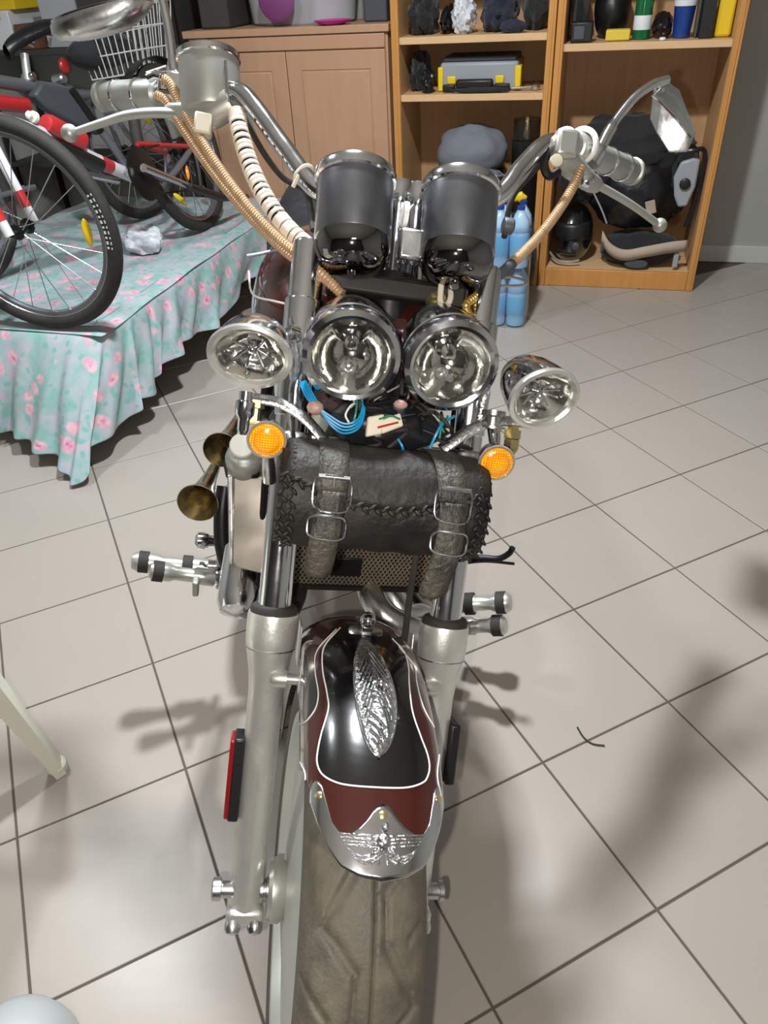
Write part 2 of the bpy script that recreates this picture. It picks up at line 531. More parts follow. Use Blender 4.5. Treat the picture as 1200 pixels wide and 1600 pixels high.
for c in near[300:]:
    rest.add([c + GU * v.co.x + GV * v.co.y + Z * v.co.z for v in tmesh.vertices], [tuple(p.vertices) for p in tmesh.polygons])
ro = obj('tile_remainder', rest, 'tile', floor, ang=20)
ro['kind'] = 'stuff'

# two ceiling lamps and an added rear fill (the lights sit just under them)
for nm, p, lab in (('ceiling_lamp', (0.05, 1.75), 'white square ceiling lamp above the motorcycle'),
                   ('ceiling_lamp', (-1.3, 1.9), 'white square ceiling lamp above the bed'),
                   ('ceiling_lamp', (0.3, -1.6), 'white square housing of the added fill light behind the camera')):
    t = thing(nm, lab, 'lamp', (p[0], p[1], RH), 'ceiling lamps')
    obj('housing', MB().box((p[0], p[1], RH - .05), X, Y, Z, .16, .16, .05), 'white_plastic', t, bevel=.01)

# ------------------------------------------------------------------ cupboard
CB = 0.03
cup = thing('cupboard', 'tan wooden cupboard with two panelled doors left of the bookcases', 'cupboard', RM(-1.235, .23, 0))
def cb(name, a0, a1, b0, b1, z0, z1, m='cupboard_wood', parent=cup, bevel=.003): return room_box(name, a0, a1, b0, b1, z0, z1, m, parent, bevel)
cb('body', -1.725, -.745, CB, .45, 0.0, 1.105)
cb('top_board', -1.745, -.735, CB - .02, .46, 1.105, 1.135)
for a0, a1 in ((-1.715, -1.238), (-1.234, -.757)):
    d = cb('door', a0, a1, CB - .018, CB - .001, .09, 1.04)
    cb('raised_panel', a0 + .075, a1 - .075, CB - .026, CB - .018, .17, .96, parent=d, bevel=.007)
    for q0, q1, z0, z1 in ((a0 + .067, a0 + .071, .16, .97), (a1 - .071, a1 - .067, .16, .97), (a0 + .067, a1 - .067, .965, .969), (a0 + .067, a1 - .067, .160, .164)):
        cb('moulding', q0, q1, CB - .021, CB - .018, z0, z1, parent=d, bevel=.001)
cb('head_rail', -1.715, -.757, CB - .014, CB - .001, 1.045, 1.10)

# ------------------------------------------------------------------ bookcases
def bookcase(name, lab, a0, a1, shelves, H=1.95, th=.034, D=.44):
    t = thing(name, lab, 'bookcase', RM((a0 + a1) / 2, .22, 0))
    for x0, x1 in ((a0, a0 + th), (a1 - th, a1)):
        sp = room_box('side_panel', x0, x1, .008, D, 0, H, 'oak', t, .002)
        room_box('edge_moulding', x0, x1, -.004, .008, 0, H, 'oak_edge', sp, .004)
        room_box('edge_bead', (x0 + x1) / 2 - .005, (x0 + x1) / 2 + .005, -.008, -.004, 0, H, 'oak_edge', sp, .003)
    room_box('back_panel', a0 + th, a1 - th, D - .012, D, .05, H - .03, 'oak_back', t)
    room_box('plinth', a0 + th, a1 - th, .0, .02, 0, .085, 'oak_edge', t, .003)
    room_box('bottom_board', a0 + th, a1 - th, .02, D - .012, .06, .085, 'oak_shelf', t)
    for z, dep in shelves:
        room_box('shelf', a0 + th, a1 - th, .012, D - .012 if dep is None else dep, z - .028, z, 'oak_shelf', t, .002)
    room_box('top_board', a0, a1, .0, D, H, H + .03, 'oak_edge', t, .003)
    return t
bookcase('bookcase', 'oak bookcase with three shelves, between the cupboard and the other bookcase', -.722, -.006, [(.855, None), (1.08, None), (1.42, None)])
bookcase('bookcase', 'oak bookcase nearest the grey wall, black riding gear in its bottom bay', -.002, .738, [(1.035, None), (1.42, None)])
# ================================================================== THE MOTORCYCLE
A = W(0, UA, 0.005)                               # front axle
contact = V((A.x - .07, A.y, 0))
moto = thing('motorcycle', 'burgundy and black cruiser motorcycle with twin round headlights, seen from the front', 'motorcycle', contact)
def mp(name, mb, m, parent=None, **k): return obj(name, mb, m, parent or moto, **k)
def wp(th, r, s): return A + (N * math.cos(th) + U * math.sin(th)) * r + S * s
def lerp_tab(tab, x):
    if x <= tab[0][0]: return tab[0][1]
    for (x0, y0), (x1, y1) in zip(tab, tab[1:]):
        if x <= x1: return y0 + (y1 - y0) * (x - x0) / (x1 - x0)
    return tab[-1][1]
rad = math.radians

# ---- front wheel -------------------------------------------------
half = [(0, .318), (.01, .3176), (.02, .3165), (.03, .3142), (.04, .311), (.048, .3065), (.055, .300), (.061, .290), (.0655, .276), (.067, .262), (.065, .246), (.059, .234), (.050, .226)]
prof = []
NF = 44
for i in range(-NF, NF + 1):
    w = abs(i) / NF * (len(half) - 1)
    k = min(int(w), len(half) - 2); f = w - k
    s_ = half[k][0] + (half[k + 1][0] - half[k][0]) * f
    r_ = half[k][1] + (half[k + 1][1] - half[k][1]) * f
    prof.append((math.copysign(s_, i), r_))
def groove(s, th):
    per = rad(26)
    d = 0.0
    if abs(s - .003) < .0024: d = .0045
    for sg, ph in ((-1, 0), (1, .5)):
        a = s * sg
        if a <= 0.007: continue
        t = (th / per + ph) % 1.0
        line = lerp_tab([(0, .048), (.10, .040), (.42, .015), (.72, .014), (.90, .034), (1.0, .048)], t)
        slope = 2.2 if .1 < t < .42 or t > .72 else 1.0
        e = abs(a - line) / (.0036 * slope)
        if e < 1: d = max(d, .0046 * (1 - e * e))
        if a > .036:
            t2 = (t - .35 - (a - .036) * 8) % 1.0
            e = abs(t2 - .05) / .05
            if e < 1: d = max(d, .0038 * (1 - e * e))
    return d
NT = 600
rows = []
for k in range(NT):
    th = 2 * PI * k / NT
    rows.append([wp(th, r - (groove(s, th) if r > .28 else 0), s) for s, r in prof])
wheel = mp('front_tyre', MB().grid(rows, cv=True), 'tyre_rubber', ang=75, label='worn black tyre with chevron tread grooves')
mb = MB()
rimp = [(.232, -.056), (.238, -.060), (.234, -.064), (.222, -.063), (.212, -.05), (.205, -.02), (.205, .02), (.212, .05), (.222, .063), (.234, .064), (.238, .060), (.232, .056)]
mb.lathe(A, S, rimp, 64, cap=False)
mp('rim', mb, 'wheel_alloy', wheel)
mb = MB()
mb.lathe(A, S, [(.03, -.062), (.05, -.066), (.12, -.058), (.2, -.046), (.212, -.05), (.212, -.042), (.2, -.036), (.03, -.04)], 64)
mb.lathe(A, S, [(.03, .062), (.05, .066), (.12, .058), (.2, .046), (.212, .05), (.212, .042), (.2, .036), (.03, .04)], 64)
mp('wheel_disc', mb, 'wheel_alloy', wheel)
mb = MB().lathe(A, S, [(.018, -.088), (.036, -.088), (.041, -.083), (.041, -.072), (.036, -.066), (.034, 0), (.036, .066), (.041, .072), (.041, .083), (.036, .088), (.018, .088)], 40)
mp('hub', mb, 'alloy_light', wheel)
mb = MB().lathe(A, S, [(.012, -.162), (.015, -.160), (.015, -.150), (.011, -.149), (.011, -.098), (.0165, -.098), (.0165, -.094), (.0145, -.093), (.0145, -.091), (.0165, -.09), (.0165, -.087), (.011, -.086), (.011, .149), (.0145, .150), (.0145, .156), (.008, .158)], 24)
mp('axle', mb, 'chrome_dull', wheel)

# ---- fork legs ---------------------------------------------------
for sg in (-1, 1):
    ax = sg * 0.1155
    prof = [(.020, .012), (.0228, .02), (.0232, .06), (.0228, .20), (.0232, .33), (.0250, .352), (.0292, .375), (.0325, .392), (.0335, .405), (.0335, .430), (.0325, .4345), (.024, .4345)]
    leg = mp('fork_slider', MB().lathe(W(ax, 0, 0), U, prof, 36, hint=N), 'alloy')
    mp('dust_seal', MB().lathe(W(ax, 0, 0), U, [(.022, .430), (.0308, .4345), (.0308, .4405), (.0285, .4435), (.022, .4445)], 32), 'rubber', leg)
    mp('fork_tube', MB().lathe(W(ax, 0, 0), U, [(.0215, .40), (.0215, .905), (.018, .910)], 40), 'chrome', leg)
    mp('retainer_band', MB().torus(W(ax, .388, 0), U, .0318, .0012, 36, 6), 'chrome_dull', leg)
    mp('upper_cover', MB().lathe(W(ax, 0, 0), U, [(.0218, .69), (.0238, .692), (.0242, .75), (.0242, .835), (.0222, .838)], 36), 'chrome', leg)
    # fender mounting lug
    mb = MB().lathe(W(ax - sg * .010, .352, .021), -S * sg, [(.009, -.008), (.0122, -.003), (.0122, .014), (.007, .015), (.007, .028), (.009, .029), (.009, .040)], 20)
    mp('fender_lug', mb, 'alloy_light', leg)
    # bottom clamp and pinch bolts
    mb = MB().box(W(ax, .022, .004), S, U, N, .0245, .012, .020)
    mp('axle_clamp', mb, 'alloy', leg, bevel=.006)
    for o_ in (-.0145, .0145):
        mb = MB().lathe(W(ax + o_, .012, .020), -U * .75 + N * .6, [(.0085, -.014), (.0095, -.008), (.0108, -.002), (.0108, .004), (.0085, .009), (0, .011)], 18)
        mp('pinch_bolt', mb, 'chrome_dull', leg)
    # fin along the inner back of the slider
    mb = MB().box(W(ax - sg * .012, .18, -.022), S, U, N, .006, .16, .010)
    mp('brace_rib', mb, 'alloy', leg, bevel=.003)
    # side reflector
    u0, u1 = (.155, .268) if sg < 0 else (.215, .300)
    so = ax + sg * .028
    rp = mp('reflector_plate', MB().box(W(so, (u0 + u1) / 2, 0), S, U, N, .007, (u1 - u0) / 2, .020), 'black_plastic', leg, bevel=.003)
    if sg < 0:
        mp('reflector', MB().box(W(so + sg * .0085, (u0 + u1) / 2, .0), S, U, N, .0035, (u1 - u0) / 2 - .003, .0185), 'red_plastic', leg, bevel=.002, label='red side reflector')
# triple clamps and steering head
for u, th, back in ((.655, .016, .055), (.868, .012, .05)):
    mb = MB().box(W(0, u, -.022), S, U, N, .118 if u < .7 else .088, th, .024)
    for sg in ((-1, 1) if u < .7 else ()): mb.lathe(W(sg * .1155, u - th, 0), U, [(.0255, 0), (.0272, .003), (.0272, 2 * th - .003), (.0255, 2 * th)], 28)
    mp('triple_clamp', mb, 'dark_engine' if u > .7 else 'chrome_dull', bevel=.004)
mp('steering_head', MB().lathe(W(0, .66, -.05), U, [(.030, 0), (.032, .01), (.028, .03), (.028, .2), (.032, .22), (.028, .235)], 28), 'black_metal')

# ---- front fender --------------------------------------------------
FR, FH = .372, .0735
def fpt(th, v, off=0.0):
    a = abs(v)
    if a <= .8:
        ph = a / .8 * rad(86)
        s, r = FH * math.sin(ph) ** .92, FR - .042 * (1 - math.cos(ph))
    else:
        s, r = FH * .998, FR - .042 * (1 - math.cos(rad(86))) - .055 * (a - .8) / .2
    p = wp(th, r, math.copysign(s, v))
    if off:
        e = 1e-3
        d1 = fpt(th + e, v) - fpt(th - e, v); d2 = fpt(th, v + e) - fpt(th, v - e)
        nn = d1.cross(d2).normalized()
        if nn.dot(p - A) < 0: nn = -nn
        p = p + nn * off
    return p
def th_front(v): return rad(lerp_tab([(0, 34), (.15, 34.7), (.28, 36), (.40, 38.8), (.5, 42), (.6, 45.5), (.72, 49), (.85, 53), (1, 58)], abs(v)))
NV, NTH = 48, 72
TR = rad(158)
rows = []
for i in range(NTH + 1):
    row = []
    for j in range(NV + 1):
        v = -1 + 2 * j / NV
        t0 = th_front(v)
        row.append(fpt(t0 + (TR - t0) * i / NTH, v))
    rows.append(row)
fmb = MB().grid(rows)
fender = mp('front_fender', fmb, 'burgundy', solid=.0025, label='burgundy mudguard with black panel and white pinstripes')
FBVH = BVHTree.FromPolygons([tuple(p) for p in fmb.v], fmb.f)
def PF(x, y, off=0.0008):
    r = ray(x, y).normalized()
    h, nn, _, _ = FBVH.ray_cast(CAM, r)
    if h is None: return None
    if nn.dot(r) > 0: nn = -nn
    return h + nn * (off + .0013)
# black centre panel, from the two edge lines
LL = [(545, 972), (532, 983), (508, 1012), (505, 1045), (512, 1085), (514, 1110), (503, 1150), (497, 1184), (499, 1200), (505, 1211), (518, 1220), (539, 1227), (580, 1231)]
RL = [(592, 975), (612, 1000), (630, 1020), (637, 1045), (638, 1070), (643, 1113), (655, 1150), (666, 1180), (669, 1199), (667, 1212), (659, 1224), (631, 1232), (582, 1232)]
def lerp_line(L, y):
    for (x0, y0), (x1, y1) in zip(L, L[1:]):
        if y0 <= y <= y1: return x0 + (x1 - x0) * (y - y0) / max(1e-6, y1 - y0)
    return L[-1][0]
rows = []
ys = [976 + i * 4 for i in range(58)] + [1208 + k * 2.3 for k in range(1, 11)]
for y in ys:
    xa, xb = lerp_line(LL, y), lerp_line(RL, y)
    row = [PF(xa + (xb - xa) * k / 16, y, .0006) for k in range(17)]
    if all(p is not None for p in row): rows.append(row)
mp('black_panel', MB().grid(rows), 'black_paint', fender, ang=60)
def stripe(name, pts, r=.0008, m='pinstripe'):
    p3 = [PF(x, y, .0007) for x, y in [(q.x, q.y) for q in spline([V((a, b, 0)) for a, b in pts], 6)]]
    p3 = [p for p in p3 if p is not None]
    if len(p3) > 2: mp(name, MB().tube(p3, r, 6), m, fender)
stripe('pinstripe', LL[1:] + RL[::-1][1:-1], .00095)
stripe('pinstripe', [(526, 985), (497, 1018), (494, 1050), (499, 1085), (494, 1110), (478, 1130), (467, 1128), (466, 1100), (474, 1040)])
stripe('pinstripe', [(622, 1012), (645, 1042), (650, 1070), (660, 1107), (676, 1137)])
stripe('pinstripe', [(467, 1182), (479, 1208), (478, 1230), (474, 1250)])
stripe('pinstripe', [(684, 1180), (681, 1212), (686, 1245)])
# side black patch on the left flank
rows = []
for y in range(1030, 1128, 5):
    xa, xb = 470 if y < 1110 else 470 + (y - 1110) * .3, lerp_line([(485, 1030), (494, 1050), (499, 1085), (494, 1110), (480, 1128)], y)
    row = [PF(xa + (xb - xa) * k / 6, y, .0005) for k in range(7)]
    if all(p is not None for p in row): rows.append(row)
if len(rows) > 2: mp('side_panel', MB().grid(rows), 'black_paint', fender, ang=60)
# embossed medallion
def med_pt(y, k, h):
    f = (y - 1003) / 179.0
    xc = 569 + 22 * f + 6 * math.sin(PI * f)
    hw = 31 * max(0.0, math.sin(PI * min(1, max(0, f)) ** 1.05)) ** .5
    return PF(xc + hw * k, y, .0008 + h * math.sqrt(max(0, 1 - k * k)) * math.sin(PI * min(1, max(0, f))) ** .4 + .0012 * (f > .01) * (abs(k) < .97))
rows = []
for i in range(46):
    y = 1003.5 + 178 * i / 45
    rows.append([med_pt(y, -1 + 2 * j / 20, .0065) for j in range(21)])
med = mp('medallion', MB().grid(rows), 'chrome_relief', fender, ang=60, label='embossed chrome eagle medallion')
mb = MB()
for q in range(15):                                # plumage ridges fanning over the medallion
    y0 = 1018 + q * 6
    pts = [med_pt(y0 + t * (34 + q), (-.10 - .62 * t) if q % 2 else (.05 + .6 * t), .0075) for t in (0, .3, .6, 1)]
    mb.tube(spline(pts, 4), [.0011] * 13, 6)
for q in range(4):
    pts = [med_pt(1118 + 14 * q + 26 * t, -.55 + .9 * t, .008) for t in (0, .35, .7, 1)]
    mb.tube(spline(pts, 4), .0014, 6)
mb.ball(med_pt(1085, .25, .009), .0055, .0075, .004, S, N)
mp('feather_relief', mb, 'chrome', med)
rim = [med_pt(1004 + 177 * i / 40, -1, 0) for i in range(41)] + [med_pt(1004 + 177 * (40 - i) / 40, 1, 0) for i in range(41)]
mp('medallion_rim', MB().tube(rim, .0013, 6), 'chrome', med)
# chrome tip plate
def th_top(v): return rad(lerp_tab([(0, 44.0), (.035, 43.7), (.09, 41.9), (.15, 40.6), (.22, 39.8), (.29, 39.9), (.36, 41.5), (.43, 45.5), (.47, 47.6), (.52, 48.6), (.57, 48.4), (.62, 46.8)], abs(v)))
rows = []
for i in range(13):
    row = []
    for j in range(73):
        v = -.62 + 1.24 * j / 72
        t0, t1 = th_front(v) - rad(.7), th_top(v)
        t1 = max(t1, t0 + rad(.3))
        row.append(fpt(t0 + (t1 - t0) * i / 12, v, .0016))
    rows.append(row)
tip = mp('tip_plate', MB().grid(rows), 'chrome', fender, solid=.0018, ang=50, label='chrome tip plate with spread eagle relief')
mb = MB()
for sg in (-1, 1):
    for q in range(7):                             # spread wings
        t0 = 39.4 - q * .5
        pts = [fpt(rad(t0 + .5 * t - .9 * math.sin(PI * t) * (q > 3)), sg * (.03 + .27 * t * (1 - q * .06)), .0026) for t in (0, .25, .5, .75, 1)]
        mb.tube(spline(pts, 4), [.0014 - .0009 * i / 16 for i in range(17)], 6)
mb.ball(fpt(rad(38.4), 0, .003), .007, .011, .004, S, N)
mb.ball(fpt(rad(40.6), .01, .004), .004, .005, .004, S, N)
for q in range(6): mb.tube([fpt(rad(38), (q - 2.5) * .015, .003), fpt(rad(35.6), (q - 2.5) * .05, .0022)], .0012, 6)
mp('eagle_relief', mb, 'chrome_relief', tip)
for v, t in ((-.50, 46.0), (.0, 42.4), (.50, 46.0)):
    p = fpt(rad(t), v, .0018); q = fpt(rad(t), v, .004)
    mp('screw', MB().lathe(p, q - p, [(.0042, 0), (.0042, .0012), (.003, .002), (0, .0022)], 16), 'brass', tip)
# skull ornament
p = PF(571, 989, 0); up = (U * .8 + N * .35).normalized()
base = mp('ornament_base', MB().lathe(p, up, [(.019, -.006), (.0195, .001), (.016, .004), (0, .005)], 28, hint=S, sx=1.15), 'chrome_dull', fender)
mb = MB().ball(p + up * .018, .0105, .012, .0115, S, up, 20, 14, lambda q: 1 - .16 * max(0, -q.z) - .1 * max(0, q.x * q.x - .5))
mb.box(p + up * .0085 + N * .004, S, N, up, .006, .006, .005)
for sg in (-1, 1): mb.torus(p + up * .018 + N * .0098 + S * (sg * .0042), N, .0028, .0012, 12, 6)
mb.ball(p + up * .0135 + N * .011, .0016, .0016, .003)
eyes = MB()
for sg in (-1, 1): eyes.ball(p + up * .0185 + N * .0088 + S * (sg * .0042), .0027)
eyes.ball(p + up * .0135 + N * .0112, .0014, .0014, .0026)
for k in range(4): mb.box(p + up * .007 + N * .0105 + S * ((k - 1.5) * .0024), S, N, up, .0009, .001, .0024)
mp('skull_ornament', mb, 'chrome', base, label='small chrome skull ornament')
mp('eye_sockets', eyes, 'black_plastic', base)
for sg in (-1, 1):
    mp('fender_stay', MB().box(wp(rad(96), .335, sg * .0765), S, N, U, .0015, .022, .028), 'alloy', fender, bevel=.003)
# black brake hose down to the wheel, thin wire on the right
mp('front_brake_hose', MB().tube(spline([K(655, 700, .02), K(650, 860, .03), K(641, 925, .015), K(633, 990, -.01), K(625, 1040, -.03)], 6), .0045, 8), 'rubber')
mp('speedometer_cable', MB().tube(spline([W(.125, .30, -.02), W(.112, .20, .03), W(.098, .12, .05), W(.09, UA + .01, .02)], 6), .0025, 6), 'black_metal')

# ---- headlights ----------------------------------------------------
HD = (N * math.cos(rad(28)) - U * math.sin(rad(28))).normalized()
def headlight(c, d, R_, lab):
    x, y = perp(d, U)
    b = mp('headlight', MB().lathe(c, d, [(.010, -.118), (.028, -.114), (.043, -.100), (R_ - .004, -.072), (R_, -.04), (R_ + .0005, -.010)], 48, cap='start'), 'chrome', label=lab)
    mp('bezel', MB().lathe(c, d, [(R_ - .001, -.02), (R_ + .003, -.018), (R_ + .0045, -.008), (R_ + .003, .001), (R_ - .003, .0045), (R_ - .0075, .002), (R_ - .0085, -.004)], 56, cap=False), 'chrome', b)
    mp('bezel_band', MB().torus(c - d * .024, d, R_ + .0008, .0022, 48, 6), 'chrome', b)
    mp('reflector_bowl', MB().lathe(c, d, [(.0, -.052), (.012, -.051), (.030, -.040), (.045, -.022), (R_ - .006, -.006)], 48, cap=False), 'reflector_bowl', b)
    mb = MB().lathe(c - d * .05 + x * .008, d, [(.013, 0), (.013, .012), (.0085, .014), (.0085, .03), (.006, .036), (0, .038)], 20)
    mp('bulb', mb, 'reflector_bowl', b)
    mb = MB().lathe(c - d * .044 - x * .024, d, [(.009, 0), (.009, .010), (.0065, .010), (.0045, .018), (0, .02)], 18)
    mp('sidelight_bulb', mb, 'chrome_dull', b)
    mp('lens', MB().lathe(c, d, [(R_ - .006, -.002), (R_ * .8, .003), (R_ * .5, .006), (R_ * .2, .0075), (0, .008)], 48, cap=False), 'lens_glass', b)
    return b
h1 = K(549, 559, .106); h2 = K(706, 573, .106)
headlight(h1, (HD - S * .04).normalized(), .0535, 'round chrome headlight, left of the pair')
headlight(h2, (HD + S * .05).normalized(), .0535, 'round chrome headlight, right of the pair')
def spotlamp(c, d, sx, sy, Lb, lab, hint):
    R_ = .0355
    b = mp('spot_lamp', MB().lathe(c, d, [(.002, -Lb), (.014, -Lb + .003), (.024, -Lb + .016), (.031, -Lb * .55), (R_, -Lb * .22), (R_ + .001, 0)], 44, hint=hint, sx=sx, sy=sy, cap='start'), 'chrome', label=lab)
    mp('bezel', MB().lathe(c, d, [(R_ + .001, -.004), (R_ + .003, 0), (R_ + .0022, .005), (R_ - .0015, .0062), (R_ - .0045, .003), (R_ - .005, -.003)], 48, hint=hint, sx=sx, sy=sy, cap=False), 'alloy_bright', b)
    mp('reflector_bowl', MB().lathe(c, d, [(0, -.034), (.010, -.033), (.020, -.024), (R_ - .005, -.003)], 40, hint=hint, sx=sx, sy=sy, cap=False), 'reflector_bowl', b)
    x, y = perp(d, hint)
    mb = MB()
    for k in range(9):                             # moulded fluted diffuser
        a = -PI * .9 + k * PI * .225
        mb.tube([c - d * .018 + y * (math.cos(a) * .006), c - d * .008 + y * (math.cos(a) * .022 * sy) + x * (math.sin(a) * .018 * sx)], [.0025, .0012], 6)
    mb.lathe(c - d * .03, d, [(.006, 0), (.006, .014), (.004, .018), (0, .02)], 16)
    mp('bulb_shield', mb, 'chrome', b)
    mp('lens', MB().lathe(c, d, [(R_ - .005, 0), (R_ * .6, .005), (R_ * .3, .007), (0, .0075)], 40, hint=hint, sx=sx, sy=sy, cap=False), 'lens_glass', b)
    return b
s1 = K(391, 556, .125); s2 = K(849, 622, .118)
spotlamp(s1, V((-.05, -.99, -.04)), 1.0, 1.24, .075, 'oval chrome spot lamp beside the left headlight', CU)
spotlamp(s2, V((.24, -.96, -.08)), 1.04, 1.20, .078, 'oval chrome spot lamp beside the right headlight', (CU - CS * .05))
# lamp brackets
mp('lamp_bracket', MB().tube(spline([K(455, 500, .04), K(462, 545, .06), K(466, 580, .07), K(455, 610, .065), K(458, 690, .05)], 6), .0065, 8, flat=(1, .5)), 'chrome_pitted')
mp('lamp_bracket', MB().tube(spline([K(760, 610, .06), K(752, 650, .05), K(748, 665, .05)], 6), .006, 8, flat=(1, .5)), 'chrome_pitted')
mp('lamp_bolt', MB().lathe(K(458, 522, .05), HD, [(.010, -.01), (.0115, 0), (.0115, .01), (.008, .016), (0, .018)], 6), 'chrome')
# light bar
mp('light_bar', MB().tube(spline([K(376, 622, .075), K(410, 624, .075), K(440, 631, .078), K(472, 650, .082), K(496, 675, .082), K(513, 696, .08)], 8), .0095, 12, flat=(.55, 1)), 'chrome_pitted')
mp('light_bar', MB().tube(spline([K(828, 662, .07), K(795, 658, .07), K(765, 660, .072), K(735, 672, .075), K(708, 690, .078), K(690, 702, .078)], 8), .0095, 12, flat=(.55, 1)), 'chrome_pitted')
mp('bag_bracket', MB().tube([K(438, 694, .045), K(600, 704, .045), K(720, 716, .045)], .008, 8, flat=(.4, 1)), 'chrome_pitted')
mb = MB().lathe(K(398, 625, .075), -U, [(.008, -.002), (.012, 0), (.012, .009), (.008, .010), (.008, .024), (.0065, .03)], 6)
mp('lamp_nut', mb, 'brass')
mp('lamp_stud', MB().lathe(K(385, 612, .085), -U, [(.008, 0), (.008, .010), (.0115, .012), (.0115, .026), (.007, .032), (.007, .044), (.004, .05)], 20), 'chrome')
mb = MB().lathe(K(803, 664, .07), -U, [(.0075, 0), (.0075, .006), (.0115, .0065), (.0115, .017), (.0085, .018), (.0105, .0185), (.0105, .028), (.008, .034), (.0, .042)], 6)
mp('lamp_nut', mb, 'brass')
mp('lamp_stud', MB().lathe(K(772, 642, .075), -U, [(.015, 0), (.015, .006), (.010, .008), (.010, .018), (.016, .019), (.016, .022)], 20), 'chrome_dull')

# ---- turn signals --------------------------------------------------
def turn_signal(c, stem, lab):
    d = (HD * .9 + U * .12).normalized()
    R_ = .0205
    b = mp('turn_signal', MB().lathe(c, d, [(.003, -.034), (.012, -.03), (.018, -.018), (R_, -.004), (R_ + .0008, 0), (R_ + .0008, .003), (R_ - .001, .0035)], 32), 'chrome', label=lab)
    lens = mp('amber_lens', MB().lathe(c, d, [(R_ - .0006, .001), (R_ - .001, .004), (.014, .0075), (.007, .0092), (0, .0098)], 32, cap=False), 'amber', b)
    mb = MB(); x, y = perp(d, U)
    for i in range(-6, 7):                         # moulded prism grid, coloured yellow to stand for the flash it throws back
        w_ = math.sqrt(max(0, .0185 ** 2 - (i * .003) ** 2))
        for ax_, bx_ in ((x, y), (y, x)):
            pts = [c + ax_ * (i * .003) + bx_ * (w_ * t) + d * (.0098 - 14.5 * ((i * .003) ** 2 + (w_ * t) ** 2)) for t in (-1, -.6, -.2, .2, .6, 1)]
            mb.tube(pts, .0005, 4)
    mp('prism_grid', mb, 'yellow_reflector', b)
    mp('lens_ring', MB().torus(c + d * .0028, d, R_ + .0006, .0016, 32, 6), 'alloy_bright', b)
    mp('stem', MB().tube(stem, [.0085, .0085, .0065, .0065], 14), 'chrome', b)
turn_signal(K(417, 686, .118), [K(421, 752, .04), K(420, 730, .05), K(419, 712, .08), K(418, 695, .10)], 'round amber turn signal under the left spot lamp')
turn_signal(K(775, 722, .115), [K(771, 655, .072), K(772, 672, .075), K(773, 695, .09), K(774, 712, .10)], 'round amber turn signal under the right spot lamp')

# ---- gauges --------------------------------------------------------
def gauge(pt, pb, lab):
    d = (pt - pb).normalized(); L_ = (pt - pb).length; R_ = .0485
    b = mp('gauge', MB().lathe(pb, d, [(R_ - .002, .036), (R_, .040), (R_, L_ - .012)], 56), 'dark_chrome', label=lab)
    mp('gauge_cup', MB().lathe(pb, d, [(.0, -.004), (.016, -.003), (.031, .001), (.042, .010), (.0475, .022), (.0485, .034), (R_ - .001, .040)], 56, cap=False), 'smoked_chrome', b)
    mp('gauge_rim', MB().lathe(pb, d, [(R_ - .001, L_ - .014), (R_ + .003, L_ - .012), (R_ + .0035, L_ - .004), (R_ + .001, L_ + .001), (R_ - .004, L_ + .003)], 56, cap=False), 'chrome', b)
    mp('gauge_glass', MB().lathe(pb, d, [(R_ - .003, L_ + .001), (.02, L_ + .003), (0, L_ + .0035)], 40, cap=False), 'black_plastic', b)
    mp('cable_boss', MB().lathe(pb + d * .002, (-d + N * .25).normalized(), [(.010, -.003), (.010, .003), (.006, .005), (.006, .010)], 18), 'chrome', b)
gauge(K(556, 272, -.005), K(549, 424, .022), 'chrome gauge pod behind the left headlight')
gauge(K(721, 290, -.005), K(710, 440, .022), 'chrome gauge pod behind the right headlight')
mb = MB().box(K(640, 385, .0), S, U, N, .016, .020, .014)
mp('gauge_bracket', mb, 'chrome_dull', bevel=.005)
mp('gauge_bridge', MB().tube([K(560, 440, -.005), K(640, 438, -.005), K(720, 455, -.005)], .007, 10, flat=(.5, 1)), 'dark_engine')
for x_, y_ in ((626, 285), (652, 302)):
    mp('handlebar_riser', MB().lathe(W(*[loc(K(x_, y_, -.06))[0], .885, -.05]), U, [(.017, 0), (.015, .03), (.015, .09), (.019, .095), (.019, .125), (.016, .132)], 24), 'chrome')
mp('bar_clamp_washer', MB().lathe(K(633, 335, -.02), S, [(.010, -.004), (.016, -.003), (.016, .003), (.010, .004)], 24), 'white_plastic')
mp('ignition_bolt', MB().lathe(K(682, 462, .0), U * -1 + N * .3, [(.012, 0), (.014, .004), (.014, .010), (.009, .012), (.009, .02)], 20), 'brass')
mp('cable_clip', MB().tube(spline([K(690, 440, .01), K(688, 470, .015), K(697, 478, .015), K(704, 465, .01), K(704, 440, .0)], 5), .004, 8), 'connector_white')
mp('indicator_relay', MB().box(K(712, 460, .0), S, U, N, .012, .020, .010), 'dark_engine', bevel=.004)
mp('gauge_knob', MB().lathe(K(786, 352, -.01), S, [(.010, 0), (.011, .002), (.011, .012), (.009, .014)], 16), 'dark_grey_plastic')

